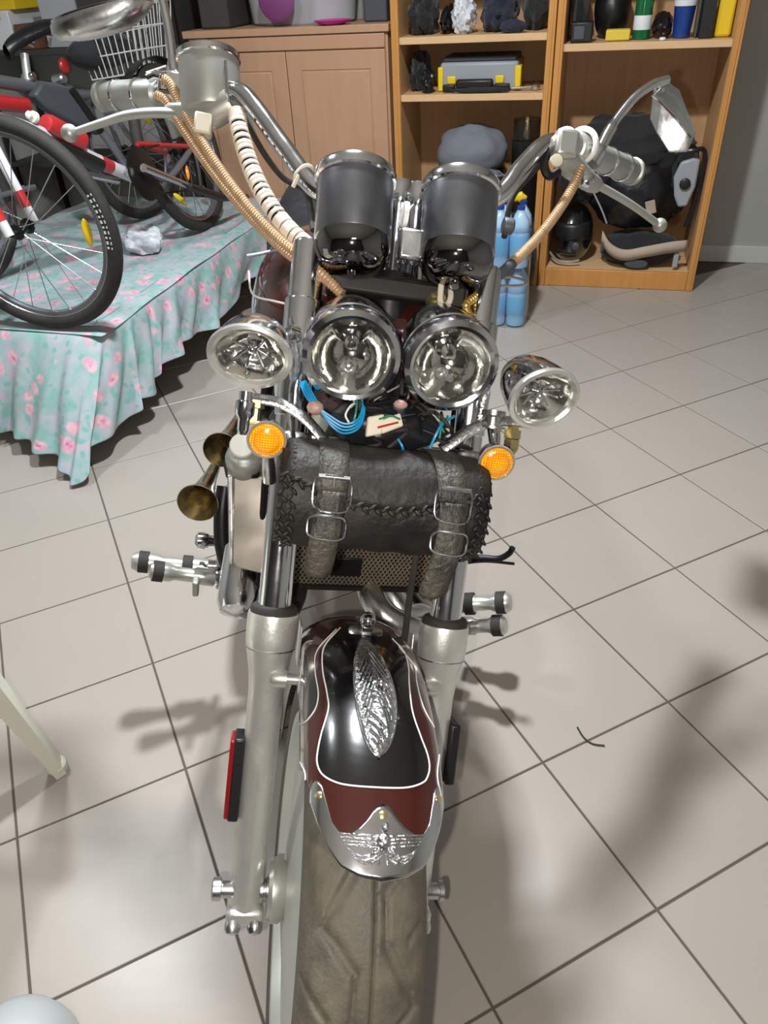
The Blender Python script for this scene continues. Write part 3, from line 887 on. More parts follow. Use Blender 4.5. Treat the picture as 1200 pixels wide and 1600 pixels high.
# ---- handlebar and controls ---------------------------------------
bl = spline([W(-.0, .995, -.075), W(-.05, .99, -.07), K(500, 300, -.06), K(445, 232, -.085), K(398, 168, -.112), K(370, 143, -.13), K(320, 143, -.18), K(220, 147, -.262), K(160, 150, -.308)], 8)
br = spline([W(.0, .995, -.075), W(.05, .99, -.07), K(772, 310, -.06), K(812, 265, -.085), K(846, 230, -.11), K(868, 222, -.13), K(900, 232, -.175), K(960, 257, -.262), K(994, 271, -.305)], 8)
hb = mp('handlebar', MB().tube(bl[::-1] + br[1:], .0128, 20), 'chrome')
def grip(a, b, r):
    d = b - a; L_ = d.length
    g = mp('grip', MB().lathe(a, d, [(r * .8, 0), (r, .004), (r, L_ - .012), (r * .93, L_ - .01), (r * .93, L_ - .006), (r * 1.1, L_ - .004), (r * 1.1, L_ + .003), (r * .95, L_ + .007), (r * .5, L_ + .009)], 32), 'cast_alloy')
    for t in (.35, .72): mp('grip_band', MB().torus(a + d * t, d, r + .0004, .0022, 32, 6), 'chrome', g)
    return g
grip(K(250, 146, -.24), K(162, 150, -.306), .0205)
grip(K(925, 242, -.21), K(988, 268, -.30), .0205)
# left: brake master cylinder with round reservoir
mc0, mc1 = K(331, 176, -.165), K(326, 98, -.165)
mcd = (mc1 - mc0).normalized(); mcl = (mc1 - mc0).length
mc = mp('master_cylinder', MB().lathe(mc0, mcd, [(.028, -.006), (.040, 0), (.0425, .006), (.0425, mcl)], 44, hint=S, sx=1.0, sy=.95), 'cast_alloy', label='round brake fluid reservoir')
mp('reservoir_lid', MB().lathe(mc0, mcd, [(.0425, mcl), (.0450, mcl + .002), (.0450, mcl + .009), (.041, mcl + .012), (.0, mcl + .013)], 44, hint=S, sy=.95), 'chrome', mc)
mp('sight_glass', MB().lathe(K(364, 140, -.135), N + S * .25, [(.010, -.006), (.010, .003), (.008, .0045), (0, .005)], 24), 'chrome_dull', mc)
mp('rib', MB().tube([K(352, 95, -.128), K(357, 160, -.125)], .0022, 6), 'chrome', mc)
perch = mp('lever_perch', MB().tube(spline([K(362, 160, -.135), K(325, 180, -.15), K(290, 178, -.17), K(262, 175, -.19)], 5), [.018, .019, .019, .0195, .02, .02, .02, .019, .018, .018, .017, .016, .015, .014, .012, .01], 14, flat=(1, .7)), 'alloy_light')
mp('perch_block', MB().box(K(318, 196, -.14), S, U, N, .012, .014, .012), 'connector_white', perch, bevel=.003)
mp('clutch_block', MB().box(K(268, 135, -.215), S, U, N, .018, .018, .016), 'chrome', perch, bevel=.006)
lv = spline([K(300, 178, -.165), K(245, 176, -.19), K(200, 180, -.205), K(160, 192, -.215), K(112, 208, -.225)], 6)
lever = mp('brake_lever', MB().tube(lv, [.0105 - .0035 * i / (len(lv) - 1) for i in range(len(lv))], 12, flat=(.75, 1)), 'cast_alloy')
mp('lever_ball', MB().ball(K(109, 208, -.225), .0125), 'cast_alloy', lever)
# right: clutch perch, switch housing, lever
sw = mp('switch_housing', MB().lathe(K(880, 222, -.13), K(925, 242, -.21) - K(880, 222, -.13), [(.018, 0), (.022, .004), (.022, .022), (.0195, .024), (.0195, .030), (.023, .032), (.023, .062), (.020, .066), (.0205, .07), (.0205, .105)], 30), 'alloy_light')
mp('clamp_ring', MB().torus(K(908, 228, -.165), K(925, 242, -.21) - K(880, 222, -.13), .0235, .0045, 30, 8), 'white_plastic', sw)
mp('switch_block', MB().box(K(882, 228, -.115), S, U, N, .017, .02, .016), 'alloy_light', sw, bevel=.006)
pr2 = mp('lever_perch', MB().tube(spline([K(872, 240, -.12), K(896, 262, -.13), K(918, 282, -.145), K(935, 292, -.16)], 5), [.016, .017, .018, .018, .018, .018, .017, .016, .016, .015, .015, .014, .014, .013, .012, .01], 14, flat=(1, .7)), 'cast_alloy')
mp('perch_bracket', MB().tube(spline([K(852, 232, -.105), K(850, 258, -.10), K(858, 275, -.10), K(872, 268, -.105)], 5), .0065, 8), 'black_metal', pr2)
mp('perch_screw', MB().lathe(K(868, 252, -.09), N, [(.009, 0), (.009, .005), (0, .006)], 16), 'connector_white', pr2)
mp('adjuster_nut', MB().lathe(K(918, 282, -.125), N, [(.010, -.004), (.010, .006), (.006, .008)], 6), 'chrome', pr2)
lv = spline([K(915, 280, -.15), K(950, 298, -.165), K(990, 322, -.185), K(1028, 350, -.205)], 6)
lever = mp('clutch_lever', MB().tube(lv, [.0085 - .001 * i / (len(lv) - 1) for i in range(len(lv))], 12, flat=(.75, 1)), 'cast_alloy')
mp('lever_ball', MB().ball(K(1031, 352, -.205), .0115), 'cast_alloy', lever)
# mirrors
def mirror(stem, rs, c, a, b, bowl, lab):
    st = mp('mirror', MB().tube(stem, rs, 14), 'chrome', label=lab)
    rows = []
    for k in range(40):
        t = 2 * PI * k / 40
        e = a * (math.copysign(abs(math.cos(t)) ** .85, math.cos(t))) + b * (math.sin(t) * (1 + .25 * math.cos(t)))
        rows.append([c + e * 1.0, c + e * 1.03 + bowl * .12, c + e * .95 + bowl * .5, c + e * .72 + bowl * .85, c + e * .35 + bowl * 1.0, c + bowl * 1.03])
    mp('mirror_shell', MB().grid(rows, cv=True), 'chrome_dull', st)
    mp('mirror_glass', MB().grid([[r[0] * 1.0, c] for r in rows], cv=True), 'chrome', st)
    mp('mirror_rim', MB().tube([r[0] for r in rows] + [rows[0][0]], .0022, 6), 'chrome', st)
    return st
stl = spline([K(277, 128, -.215), K(271, 105, -.215), K(266, 62, -.215), K(258, 20, -.215), K(246, -25, -.215), K(228, -50, -.215), K(205, -30, -.22)], 6)
mirror(stl, [.011] * 4 + [.0085] * 4 + [.0065] * (len(stl) - 8), KD(160, 18, 1.13), KD(238, 0, 1.13) - KD(160, 18, 1.13), (FWD * .035 + V((0, 0, .012))) , KD(150, 58, 1.14) - KD(160, 18, 1.13), 'chrome mirror above the left grip')
str_ = spline([K(924, 256, -.17), K(936, 236, -.17), K(950, 208, -.175), K(968, 180, -.18), K(992, 152, -.185), K(1020, 132, -.19), K(1043, 124, -.195)], 6)
stm = mp('mirror', MB().tube(str_, [.0125] * 7 + [.009] * 8 + [.0068] * (len(str_) - 15), 14), 'chrome', label='chrome mirror above the right grip')
UU = [KD(1040, 124, 1.41), KD(1062, 140, 1.42), KD(1074, 172, 1.43), KD(1089, 210, 1.43)]
RR_ = [KD(1019, 149, 1.35), KD(1034, 161, 1.345), KD(1056, 184, 1.345), KD(1080, 214, 1.35)]
LW = [KD(1015, 186, 1.375), KD(1026, 210, 1.37), KD(1045, 239, 1.37), KD(1074, 238, 1.37)]
BB_ = [KD(1030, 160, 1.44), KD(1040, 170, 1.455), KD(1058, 190, 1.46), KD(1076, 212, 1.45)]
mp('mirror_shell', MB().grid([UU, RR_]).grid([RR_, LW]).grid([LW, BB_]).grid([BB_, UU]).add([UU[0], RR_[0], LW[0], BB_[0]], [(0, 1, 2, 3)]).add([UU[3], RR_[3], LW[3], BB_[3]], [(0, 1, 2, 3)]), 'chrome_dull', stm, ang=25, bevel=.003)
mp('mirror_rim', MB().tube(RR_, .0025, 6), 'chrome', stm)
mp('mirror_joint', MB().ball(KD(1030, 140, 1.38), .011), 'chrome', stm)

# ---- cables and hoses ----------------------------------------------
def ribbed(name, pts, r, m, pitch=.0045, amp=.12):
    p = resample(spline(pts, 10), pitch / 4)
    k = [r * (1 + amp * math.sin(2 * PI * i / 4 + .7)) for i in range(len(p))]
    return mp(name, MB().tube(p, k, 10), m)
ribbed('throttle_cable', [K(245, 117, -.20), K(265, 130, -.19), K(282, 165, -.17), K(318, 225, -.13), K(370, 300, -.08), K(430, 368, -.03), K(492, 418, .01), K(528, 452, .02)], .0062, 'brown_hose')
ribbed('throttle_cable', [K(246, 148, -.20), K(262, 160, -.19), K(285, 200, -.165), K(335, 272, -.12), K(392, 340, -.07), K(450, 396, -.02), K(500, 430, .01), K(535, 460, .02)], .0062, 'brown_hose')
mp('cable_ferrule', MB().tube([K(232, 122, -.205), K(243, 117, -.2), K(258, 122, -.195)], .0068, 12), 'chrome')
mp('cable_ferrule', MB().tube([K(232, 118, -.21), K(262, 108, -.20)], .006, 12), 'chrome_dull')
hp = resample(spline([K(371, 182, -.12), K(376, 210, -.11), K(392, 262, -.09), K(418, 315, -.06), K(450, 358, -.035), K(488, 392, -.01)], 10), .0035)
hose = mp('brake_hose', MB().tube(hp, .0105, 14), 'black_metal', label='black hose with a pale spiral wrap')
mb = MB()
step = 2.6
i = 0.0
while int(i) + 2 < len(hp):
    k = int(i)
    frac = k / len(hp)
    L_ = 1.7 if frac < .68 else 2.35
    a, b_ = hp[k], hp[k].lerp(hp[min(k + 2, len(hp) - 1)], L_ / 2)
    mb.lathe(a, b_ - a, [(.0108, 0), (.0124, .0006), (.0124, max(.001, (b_ - a).length - .0008)), (.0112, (b_ - a).length)], 16)
    i += step
mp('spiral_wrap', mb, 'cream_wrap', hose)
mp('hose_cap', MB().tube([K(368, 172, -.12), K(372, 190, -.118)], [.011, .0125], 14), 'cream_wrap', hose)
ribbed('clutch_cable', [K(908, 262, -.12), K(895, 292, -.11), K(872, 330, -.09), K(845, 366, -.06), K(815, 398, -.03), K(795, 415, -.01)], .0068, 'brown_hose', pitch=.005)
mp('cable_boot', MB().tube(spline([K(800, 412, -.012), K(785, 426, 0), K(768, 436, .005)], 5), [.0075] * 8 + [.006] * 3, 10), 'dark_grey_plastic')
ribbed('clutch_cable_end', [K(772, 436, .004), K(745, 462, .012), K(728, 478, .02), K(738, 500, .02), K(748, 515, .02)], .0055, 'brass_hose')
mp('cable_tie', MB().torus(K(474, 272, -.072), K(445, 232, -.085) - K(500, 300, -.06), .0138, .003, 20, 6), 'connector_white', hb)
mp('cable_tie_tail', MB().tube([K(458, 292, -.068), K(466, 275, -.06), K(478, 262, -.068)], .003, 6), 'connector_white', hb)
mp('switch_wire', MB().tube(spline([K(380, 165, -.15), K(402, 222, -.13), K(440, 275, -.11), K(478, 300, -.09), K(490, 360, -.05)], 8), .0045, 8), 'rubber')
mp('switch_wire', MB().tube(spline([K(862, 240, -.13), K(830, 272, -.12), K(800, 310, -.10), K(788, 370, -.07)], 8), .0045, 8), 'rubber')
mp('cable_guide', MB().tube(spline([K(386, 400, -.03), K(410, 396, -.03), K(436, 390, -.03), K(455, 392, -.02), K(470, 398, -.01)], 5), .0022, 6), 'steel')
mp('cable_guide', MB().tube(spline([K(745, 440, .01), K(790, 432, .0), K(822, 440, -.01), K(815, 446, -.01), K(770, 447, .0)], 5), .002, 6), 'steel')
# ---- wiring under the headlights -----------------------------------
wiring = mp('wiring_harness', MB().ball(W(.004, .690, .035), .075, .032, .030, S, N, 20, 12, lambda q: 1 + .12 * math.sin(9 * q.x) * math.cos(7 * q.y)), 'black_plastic')
def wire(pts, r, m): mp('wire', MB().tube(spline(pts, 6), r, 6), m, wiring)
for k in range(4):
    wire([K(468 + k * 3, 598 - k, .07), K(480 + k * 4, 622, .085), K(494 + k * 2, 634 + k * 2, .09), K(513 + k * 2, 648 + k * 6, .092 + .001 * k), K(538, 662 + k * 5, .094), K(558 + k, 656 + k * 4, .094), K(566 + k, 638, .085), K(566 - 5 * k, 620, .07)], .0014, 'blue_wire')
wire([K(545, 660, .092), K(540, 648, .094), K(548, 634, .09), K(556, 630, .08)], .0013, 'label_white')
wire([K(552, 662, .092), K(556, 645, .094), K(558, 626, .08)], .0013, 'green_wire')
wire([K(710, 650, .07), K(692, 662, .08), K(682, 678, .085), K(672, 700, .08)], .0019, 'blue_wire')
wire([K(700, 650, .07), K(690, 668, .08), K(686, 690, .08)], .0013, 'green_wire')
wire([K(692, 648, .07), K(688, 662, .08), K(694, 676, .082)], .0013, 'green_wire')
wire([K(622, 686, .085), K(628, 696, .088), K(630, 703, .086)], .0016, 'blue_wire')
for k in range(16):
    rx = random.uniform(575, 715); ry = random.uniform(610, 690)
    wire([K(rx, ry, .06), K(rx + random.uniform(-30, 30), ry + random.uniform(-15, 15), .082), K(rx + random.uniform(-45, 45), ry + random.uniform(-25, 25), .075), K(rx + random.uniform(-50, 50), ry + random.uniform(-20, 30), .06)], random.uniform(.0014, .003), 'black_plastic' if k % 5 else 'rubber')
mp('connector', MB().ball(K(492, 637, .088), .010, .0085, .008, S, N, 10, 8, lambda q: 1 + .1 * math.sin(8 * q.x + 5 * q.z)), 'pink_connector', wiring)
mp('connector', MB().box(K(585, 665, .085), (S + U * .3), U, N, .010, .012, .006), 'connector_white', wiring, bevel=.002)
mp('connector', MB().box(K(610, 662, .085), (S + U * .5), (U - S * .4), N, .014, .008, .006), 'connector_white', wiring, bevel=.002)
mp('connector', MB().ball(K(626, 632, .082), .009, .006, .006, S, N, 10, 8), 'pink_connector', wiring)
wire([K(592, 655, .094), K(610, 650, .096), K(625, 655, .094)], .0014, 'green_wire')
wire([K(590, 668, .094), K(606, 664, .096), K(622, 660, .094)], .0014, 'red_paint')

# ================================================================== chassis behind the fork
# fuel tank
st = [(.035, .06, -.02, .09), (.06, .115, -.045, .125), (.11, .158, -.06, .152), (.19, .178, -.065, .168), (.30, .178, -.06, .168), (.42, .155, -.05, .15), (.54, .115, -.04, .12), (.63, .06, -.02, .08), (.65, .02, 0, .05)]
rows = []
for b, hw, lo, hi in st:
    row = []
    for k in range(36):
        t = 2 * PI * k / 36
        cx, sx_ = math.cos(t), math.sin(t)
        row.append(Ch(math.copysign(abs(cx) ** .8, cx) * hw, b, (lo + hi) / 2 + math.copysign(abs(sx_) ** .85, sx_) * (hi - lo) / 2))
    rows.append(row)
mb = MB().grid(rows, cu=True)
mb.f.append(tuple(range(36))[::-1])
tank = mp('fuel_tank', mb, 'burgundy', sub=1)
mp('tank_pinstripe', MB().tube(spline([Ch(-.10, .07, .118), Ch(-.145, .10, .112), Ch(-.175, .16, .098), Ch(-.183, .28, .09)], 8), .0016, 6), 'pinstripe', tank)
mp('filler_cap', MB().lathe(Ch(.05, .26, .165), CU, [(.032, 0), (.032, .008), (.026, .014), (0, .016)], 28), 'chrome', tank)
# seat, rear fender, rear wheel
rows = []
for b, hw, lo, hi in [(.60, .06, .0, .06), (.68, .13, -.06, .02), (.82, .16, -.09, .0), (.98, .15, -.07, .03), (1.06, .12, -.03, .08), (1.18, .10, -.02, .08), (1.34, .05, -.02, .04)]:
    rows.append([Ch(math.cos(2 * PI * k / 24) * hw, b, (lo + hi) / 2 + math.sin(2 * PI * k / 24) * (hi - lo) / 2) for k in range(24)])
mp('seat', MB().grid(rows, cu=True), 'black_leather', sub=1)
RA_ = Ch(0, 1.27, -.545)
def rwp(t, r, s): return RA_ + (BK * math.cos(t) + CU * math.sin(t)) * r + CS * s
rw = mp('rear_tyre', MB().lathe(RA_, CS, [(.21, -.075), (.26, -.085), (.295, -.075), (.312, -.045), (.317, 0), (.312, .045), (.295, .075), (.26, .085), (.21, .075)], 60, cap=False), 'tyre_rubber')
mp('rear_rim', MB().lathe(RA_, CS, [(.02, -.09), (.06, -.085), (.08, -.06), (.205, -.062), (.222, -.075), (.222, .075), (.205, .062), (.08, .06), (.06, .085), (.02, .09)], 48), 'wheel_alloy', rw)
rows = [[rwp(rad(t), .36 - (0 if abs(v) < .9 else .06), v * .1) for v in (-1, -.98, -.6, 0, .6, .98, 1)] for t in range(-10, 160, 8)]
mp('rear_fender', MB().grid(rows), 'burgundy', solid=.003)
# frame, engine
mb = MB()
for sg in (-1, 1):
    mb.tube(spline([Ch(sg * .03, .05, .0), Ch(sg * .075, .10, -.2), Ch(sg * .10, .16, -.50), Ch(sg * .12, .26, -.60), Ch(sg * .13, .8, -.60), Ch(sg * .13, .95, -.45), Ch(sg * .10, .9, -.1)], 6), .016, 12)
    mb.tube([Ch(sg * .02, .03, .02), Ch(sg * .05, .55, -.02), Ch(sg * .12, 1.1, -.06)], .016, 12)
    mb.tube([Ch(sg * .12, .85, -.5), Ch(sg * .125, 1.27, -.545)], .02, 12)
mp('frame', mb, 'black_metal')
eng = mp('engine', MB().ball(Ch(0, .52, -.46), .15, .24, .145, CS, CU, 28, 18, lambda q: 1.0 / max(abs(q.x), abs(q.y), abs(q.z)) ** .55), 'dark_engine')
for tilt, b0 in ((-.45, .38), (.45, .62)):
    d = (CU + BK * tilt).normalized()
    mb = MB()
    base = Ch(0, b0, -.36)
    mb.lathe(base, d, [(.062, 0), (.062, .26), (.05, .28)], 28)
    for k in range(9): mb.lathe(base + d * (.06 + k * .021), d, [(.06, 0), (.088, .002), (.088, .006), (.06, .008)], 28)
    mp('cylinder', mb, 'dark_engine', eng)
    mp('rocker_cover', MB().lathe(base, d, [(.075, .25), (.08, .256), (.075, .29), (.05, .31), (0, .315)], 28), 'chrome_dull', eng)
for sg in (-1, 1): mp('side_cover', MB().lathe(Ch(sg * .14, .5, -.46), CS * sg, [(.13, 0), (.13, .02), (.11, .045), (.06, .055), (0, .056)], 36, hint=CU), 'chrome_dull', eng)
# radiator with mesh guard
rc = KD(546, 838, 1.22)
RX, RU = CS, (CU * .96 - BK * -.10).normalized(); RN = RX.cross(RU).normalized()
if RN.y > 0: RN = -RN
def Rd(a, c, n=0): return rc + RX * a + RU * c + RN * n
rdt = mp('radiator', MB().box(Rd(.02, 0, -.02), RX, RU, RN, .165, .10, .018), 'dark_engine', bevel=.004)
mb = MB()
for k in range(-46, 47):
    for sg in (-1, 1):
        x0 = k * .0075
        a0, c0, a1, c1 = x0, -.094, x0 + sg * .12, .094
        # clip to the frame
        def clip(a0, c0, a1, c1, lo, hi):
            t0, t1 = 0.0, 1.0
            d = a1 - a0
            for lim, s_ in ((lo, -1), (hi, 1)):
                q0, q1 = s_ * (a0 - lim), s_ * (a1 - lim)
                if q0 > 0 and q1 > 0: return None
                if q0 > 0: t0 = max(t0, q0 / (q0 - q1))
                elif q1 > 0: t1 = min(t1, q0 / (q0 - q1))
            return (t0, t1) if t1 > t0 + .02 else None
        t = clip(a0, c0, a1, c1, -.140, .180)
        if t:
            p0 = Rd(a0 + (a1 - a0) * t[0], c0 + (c1 - c0) * t[0], .004 + sg * .0005); p1 = Rd(a0 + (a1 - a0) * t[1], c0 + (c1 - c0) * t[1], .004 + sg * .0005)
            d = (p1 - p0); x, y = perp(d.normalized(), RN)
            mb.box((p0 + p1) / 2, d, y, x, d.length / 2, .0011, .0008)
gr = mp('mesh_guard', mb, 'grille', rdt)
gr['kind'] = 'stuff'
mb = MB()
for a0, c0, a1, c1 in ((-.142, -.098, .185, -.098), (-.142, .098, .185, .098), (-.142, -.098, -.142, .098), (.185, -.098, .185, .098)):
    mb.tube([Rd(a0, c0, .006), Rd(a1, c1, .006)], .0055, 8)
mp('guard_frame', mb, 'black_metal', rdt)
mp('guard_badge', MB().box(Rd(.0, -.055, .008), RX, RU, RN, .026, .018, .002), 'black_metal', rdt, bevel=.004)
# polished radiator end cover on the left
def panel(name, pts, d, off, m, **k): return mp(name, MB().prism([KD(x_, y_, d) for x_, y_ in pts], off), m, rdt, **k)
panel('end_cover', [(364, 740), (424, 744), (424, 895), (408, 897), (370, 888), (362, 880)], 1.17, BK * .06, 'polished_panel', bevel=.003)
panel('cover_lip', [(355, 744), (364, 742), (364, 888), (358, 880)], 1.165, BK * .07, 'chrome_dull', bevel=.002)
# exhaust headers and lower parts
mp('exhaust_pipe', MB().tube(spline([KD(575, 905, 1.30), KD(582, 935, 1.27), KD(605, 965, 1.25), KD(650, 985, 1.27), KD(690, 990, 1.36), Ch(.17, .5, -.60), Ch(.18, 1.3, -.58)], 8), .022, 20), 'chrome_dull')
mp('exhaust_pipe', MB().tube(spline([Ch(.02, .50, -.3), KD(610, 925, 1.36), KD(660, 960, 1.40), KD(690, 965, 1.48), Ch(.19, .7, -.54), Ch(.20, 1.35, -.50)], 8), .020, 20), 'chrome_dull')
mp('oil_filter', MB().lathe(KD(378, 900, 1.26), (KD(370, 965, 1.22) - KD(378, 900, 1.26)), [(.035, -.05), (.036, .0), (.036, .05), (.030, .066), (.012, .074), (0, .075)], 28), 'chrome')
mp('crash_bar', MB().tube(spline([KD(352, 760, 1.34), KD(347, 800, 1.34), KD(348, 850, 1.33), KD(358, 885, 1.32), KD(372, 905, 1.32)], 6), .015, 14), 'black_metal')
mp('lower_hose', MB().tube(spline([KD(470, 905, 1.28), KD(466, 930, 1.24), KD(455, 955, 1.22)], 6), .014, 12), 'dark_engine')
# horns
def trumpet(bell, back, R_, lab):
    d = (bell - back).normalized(); L_ = (bell - back).length
    mp('horn', MB().lathe(back, d, [(.006, 0), (.008, L_ * .3), (.012, L_ * .62), (R_ * .55, L_ * .86), (R_ * .85, L_ * .96), (R_, L_), (R_ * .97, L_ + .001), (R_ * .8, L_ * .94), (R_ * .45, L_ * .8), (.006, L_ * .55)], 36, cap=False), 'horn_chrome', label=lab)
trumpet(KD(309, 786, 1.21), KD(355, 690, 1.42), .034, 'lower chrome trumpet horn')
trumpet(KD(346, 703, 1.24), KD(378, 640, 1.42), .031, 'upper chrome trumpet horn')
hb2 = mp('horn_compressor', MB().lathe(KD(382, 716, 1.16), (CU + BK * -.35), [(.022, -.03), (.028, -.015), (.030, 0), (.028, .008), (.024, .012)], 28), 'cast_alloy')
mp('compressor_cap', MB().lathe(KD(378, 696, 1.145), (CU + BK * -1.1), [(.019, -.006), (.019, 0), (.017, .003), (0, .0035)], 28), 'white_plastic', hb2)
mp('horn_bracket', MB().tube([KD(400, 740, 1.16), KD(360, 742, 1.2), KD(350, 700, 1.3)], .008, 8), 'dark_engine')
# foot pegs and controls
def peg(a, b, r, bands, lab):
    d = b - a; L_ = d.length
    g = mp('foot_peg', MB().lathe(a, d, [(r * .9, 0), (r, .003), (r, L_ * .28), (r * .78, L_ * .34), (r * .78, L_ * .60), (r * 1.0, L_ * .68), (r * 1.05, L_ * .92), (r * .8, L_ * .98), (0, L_)], 28), 'alloy_light', label=lab)
    for t in bands: mp('rubber_ring', MB().lathe(a + d * t, d, [(r * .8, -.011), (r * 1.16, -.010), (r * 1.16, .010), (r * .8, .011)], 24), 'rubber', g)
peg(KD(330, 888, 1.56), KD(204, 876, 1.52), .0195, (.30, .84), 'longer foot peg with two rubber rings')
peg(KD(335, 903, 1.52), KD(232, 891, 1.47), .0180, (.86,), 'shorter foot peg in front')
peg(KD(716, 944, 1.66), KD(800, 941, 1.62), .0215, (.22, .80), 'upper foot peg beside the right fork leg')
peg(KD(722, 978, 1.58), KD(792, 977, 1.54), .0195, (.80,), 'lower foot peg beside the right fork leg')
pc = mp('peg_bracket', MB().box(KD(344, 880, 1.55), CS, BK, CU, .007, .022, .055), 'cast_alloy', bevel=.004)
mp('peg_clevis', MB().lathe(KD(322, 894, 1.54), -CS, [(.016, -.03), (.026, -.024), (.026, -.004), (.016, 0), (.022, .006), (.022, .014)], 20), 'chrome', pc)
mp('peg_bolt', MB().lathe(KD(346, 900, 1.53), -FWD, [(.012, -.02), (.014, .0), (.012, .01), (.0, .014)], 16), 'chrome', pc)
mp('pedal_tip', MB().box(KD(306, 916, 1.48), CS, BK, CU, .006, .012, .018), 'cast_alloy', pc, bevel=.003)
mp('control_rod', MB().tube([KD(352, 847, 1.50), KD(318, 845, 1.48)], [.009, .013], 14), 'chrome', pc)
mp('control_knob', MB().lathe(KD(318, 845, 1.48), -CS, [(.014, -.01), (.017, 0), (.017, .01), (.010, .016)], 20), 'chrome', pc)
mp('stand_lever', MB().tube(spline([KD(722, 872, 1.50), KD(750, 871, 1.50), KD(778, 873, 1.49), KD(795, 865, 1.48), KD(801, 856, 1.47)], 6), .0062, 10), 'black_metal')
mp('stand_lever', MB().tube(spline([KD(722, 880, 1.50), KD(760, 877, 1.50), KD(804, 881, 1.49)], 6), .003, 8), 'dark_engine')
mp('side_stand', MB().tube(spline([Ch(.13, .75, -.58), V((.16, 1.72, .02)), V((.19, 1.75, .006))], 4), .012, 10), 'black_metal')
mp('peg_mount', MB().tube([Ch(-.12, .35, -.50), KD(346, 890, 1.54)], .014, 12), 'dark_engine')
mp('peg_mount', MB().tube([Ch(.12, .38, -.52), KD(720, 960, 1.60)], .016, 12), 'dark_engine')
# ================================================================== LEATHER TOOL BAG on the fork
bag = thing('tool_bag', 'black leather roll bag with two buckled straps, strapped across the fork', 'bag', W(0, .53, .07))
BU, BN = .598, .085
BS = loc(K(602, 780, .13))[0]
def bpt(s, t, ru=.060, rn=.062):                   # t: angle, 0 = forward, 90 = up the fork
    c, s_ = math.cos(t), math.sin(t)
    return W(BS + s, BU + math.copysign(abs(s_) ** .9, s_) * ru, BN + math.copysign(abs(c) ** .9, c) * rn)
HL = .121
def endk(s): return 1.0 - .10 * max(0.0, (abs(s) - .102) / .02) ** 2
rows = [[bpt(-HL + 2 * HL * i / 40, 2 * PI * k / 48, .060 * endk(-HL + 2 * HL * i / 40) + .0012 * math.sin(i * .9 + k * .4), .062 * endk(-HL + 2 * HL * i / 40)) for k in range(48)] for i in range(41)]
mb = MB().grid(rows, cu=True)
mb.f.append(tuple(range(48))[::-1]); mb.f.append(tuple(40 * 48 + k for k in range(48)))
obj('body', mb, 'leather', bag)
# flap from the back over the top down to the front, wavy lower edge
def flap_end(s): return rad(2 + 14 * (abs(s) / HL) ** 3.0 - 5 * math.cos(s / HL * PI))
rows = []
for i in range(41):
    s = -HL * .995 + 2 * HL * .995 * i / 40
    t1 = flap_end(s)
    rows.append([bpt(s, rad(170) + (t1 - rad(170)) * k / 30, .060 * endk(s) + .0035, .062 * endk(s) + .0035) for k in range(31)])
flap = obj('flap', MB().grid(rows), 'leather', bag, solid=.003)
def lacing(name, path, parent, r=.0042, step=.0075):
    p = resample(path, step); mb = MB()
    for i in range(len(p) - 1):
        d = (p[i + 1] - p[i]).normalized(); side = d.cross(N).normalized()
        sg = 1 if i % 2 else -1
        ax = (d + side * (sg * .75)).normalized()
        mb.ball(p[i] + side * (sg * .0022), r * 1.55, r * .62, r * .7, ax, N, 8, 6)
    return obj(name, mb, 'leather', parent)
lacing('lacing', [bpt(-HL * .97 + 2 * HL * .97 * i / 60, flap_end(-HL * .97 + 2 * HL * .97 * i / 60) - rad(1), .065 * endk(HL * (-.97 + 1.94 * i / 60)), .067 * endk(HL * (-.97 + 1.94 * i / 60))) for i in range(61)], flap)
for sg in (-1, 1):
    for e_, rr in ((.117, 1.0), (.107, 1.03)):
        lacing('lacing', [bpt(sg * e_, rad(110 - 190 * i / 30), .060 * endk(e_) * rr + .001, .062 * endk(e_) * rr + .001) for i in range(31)], bag, .0038)
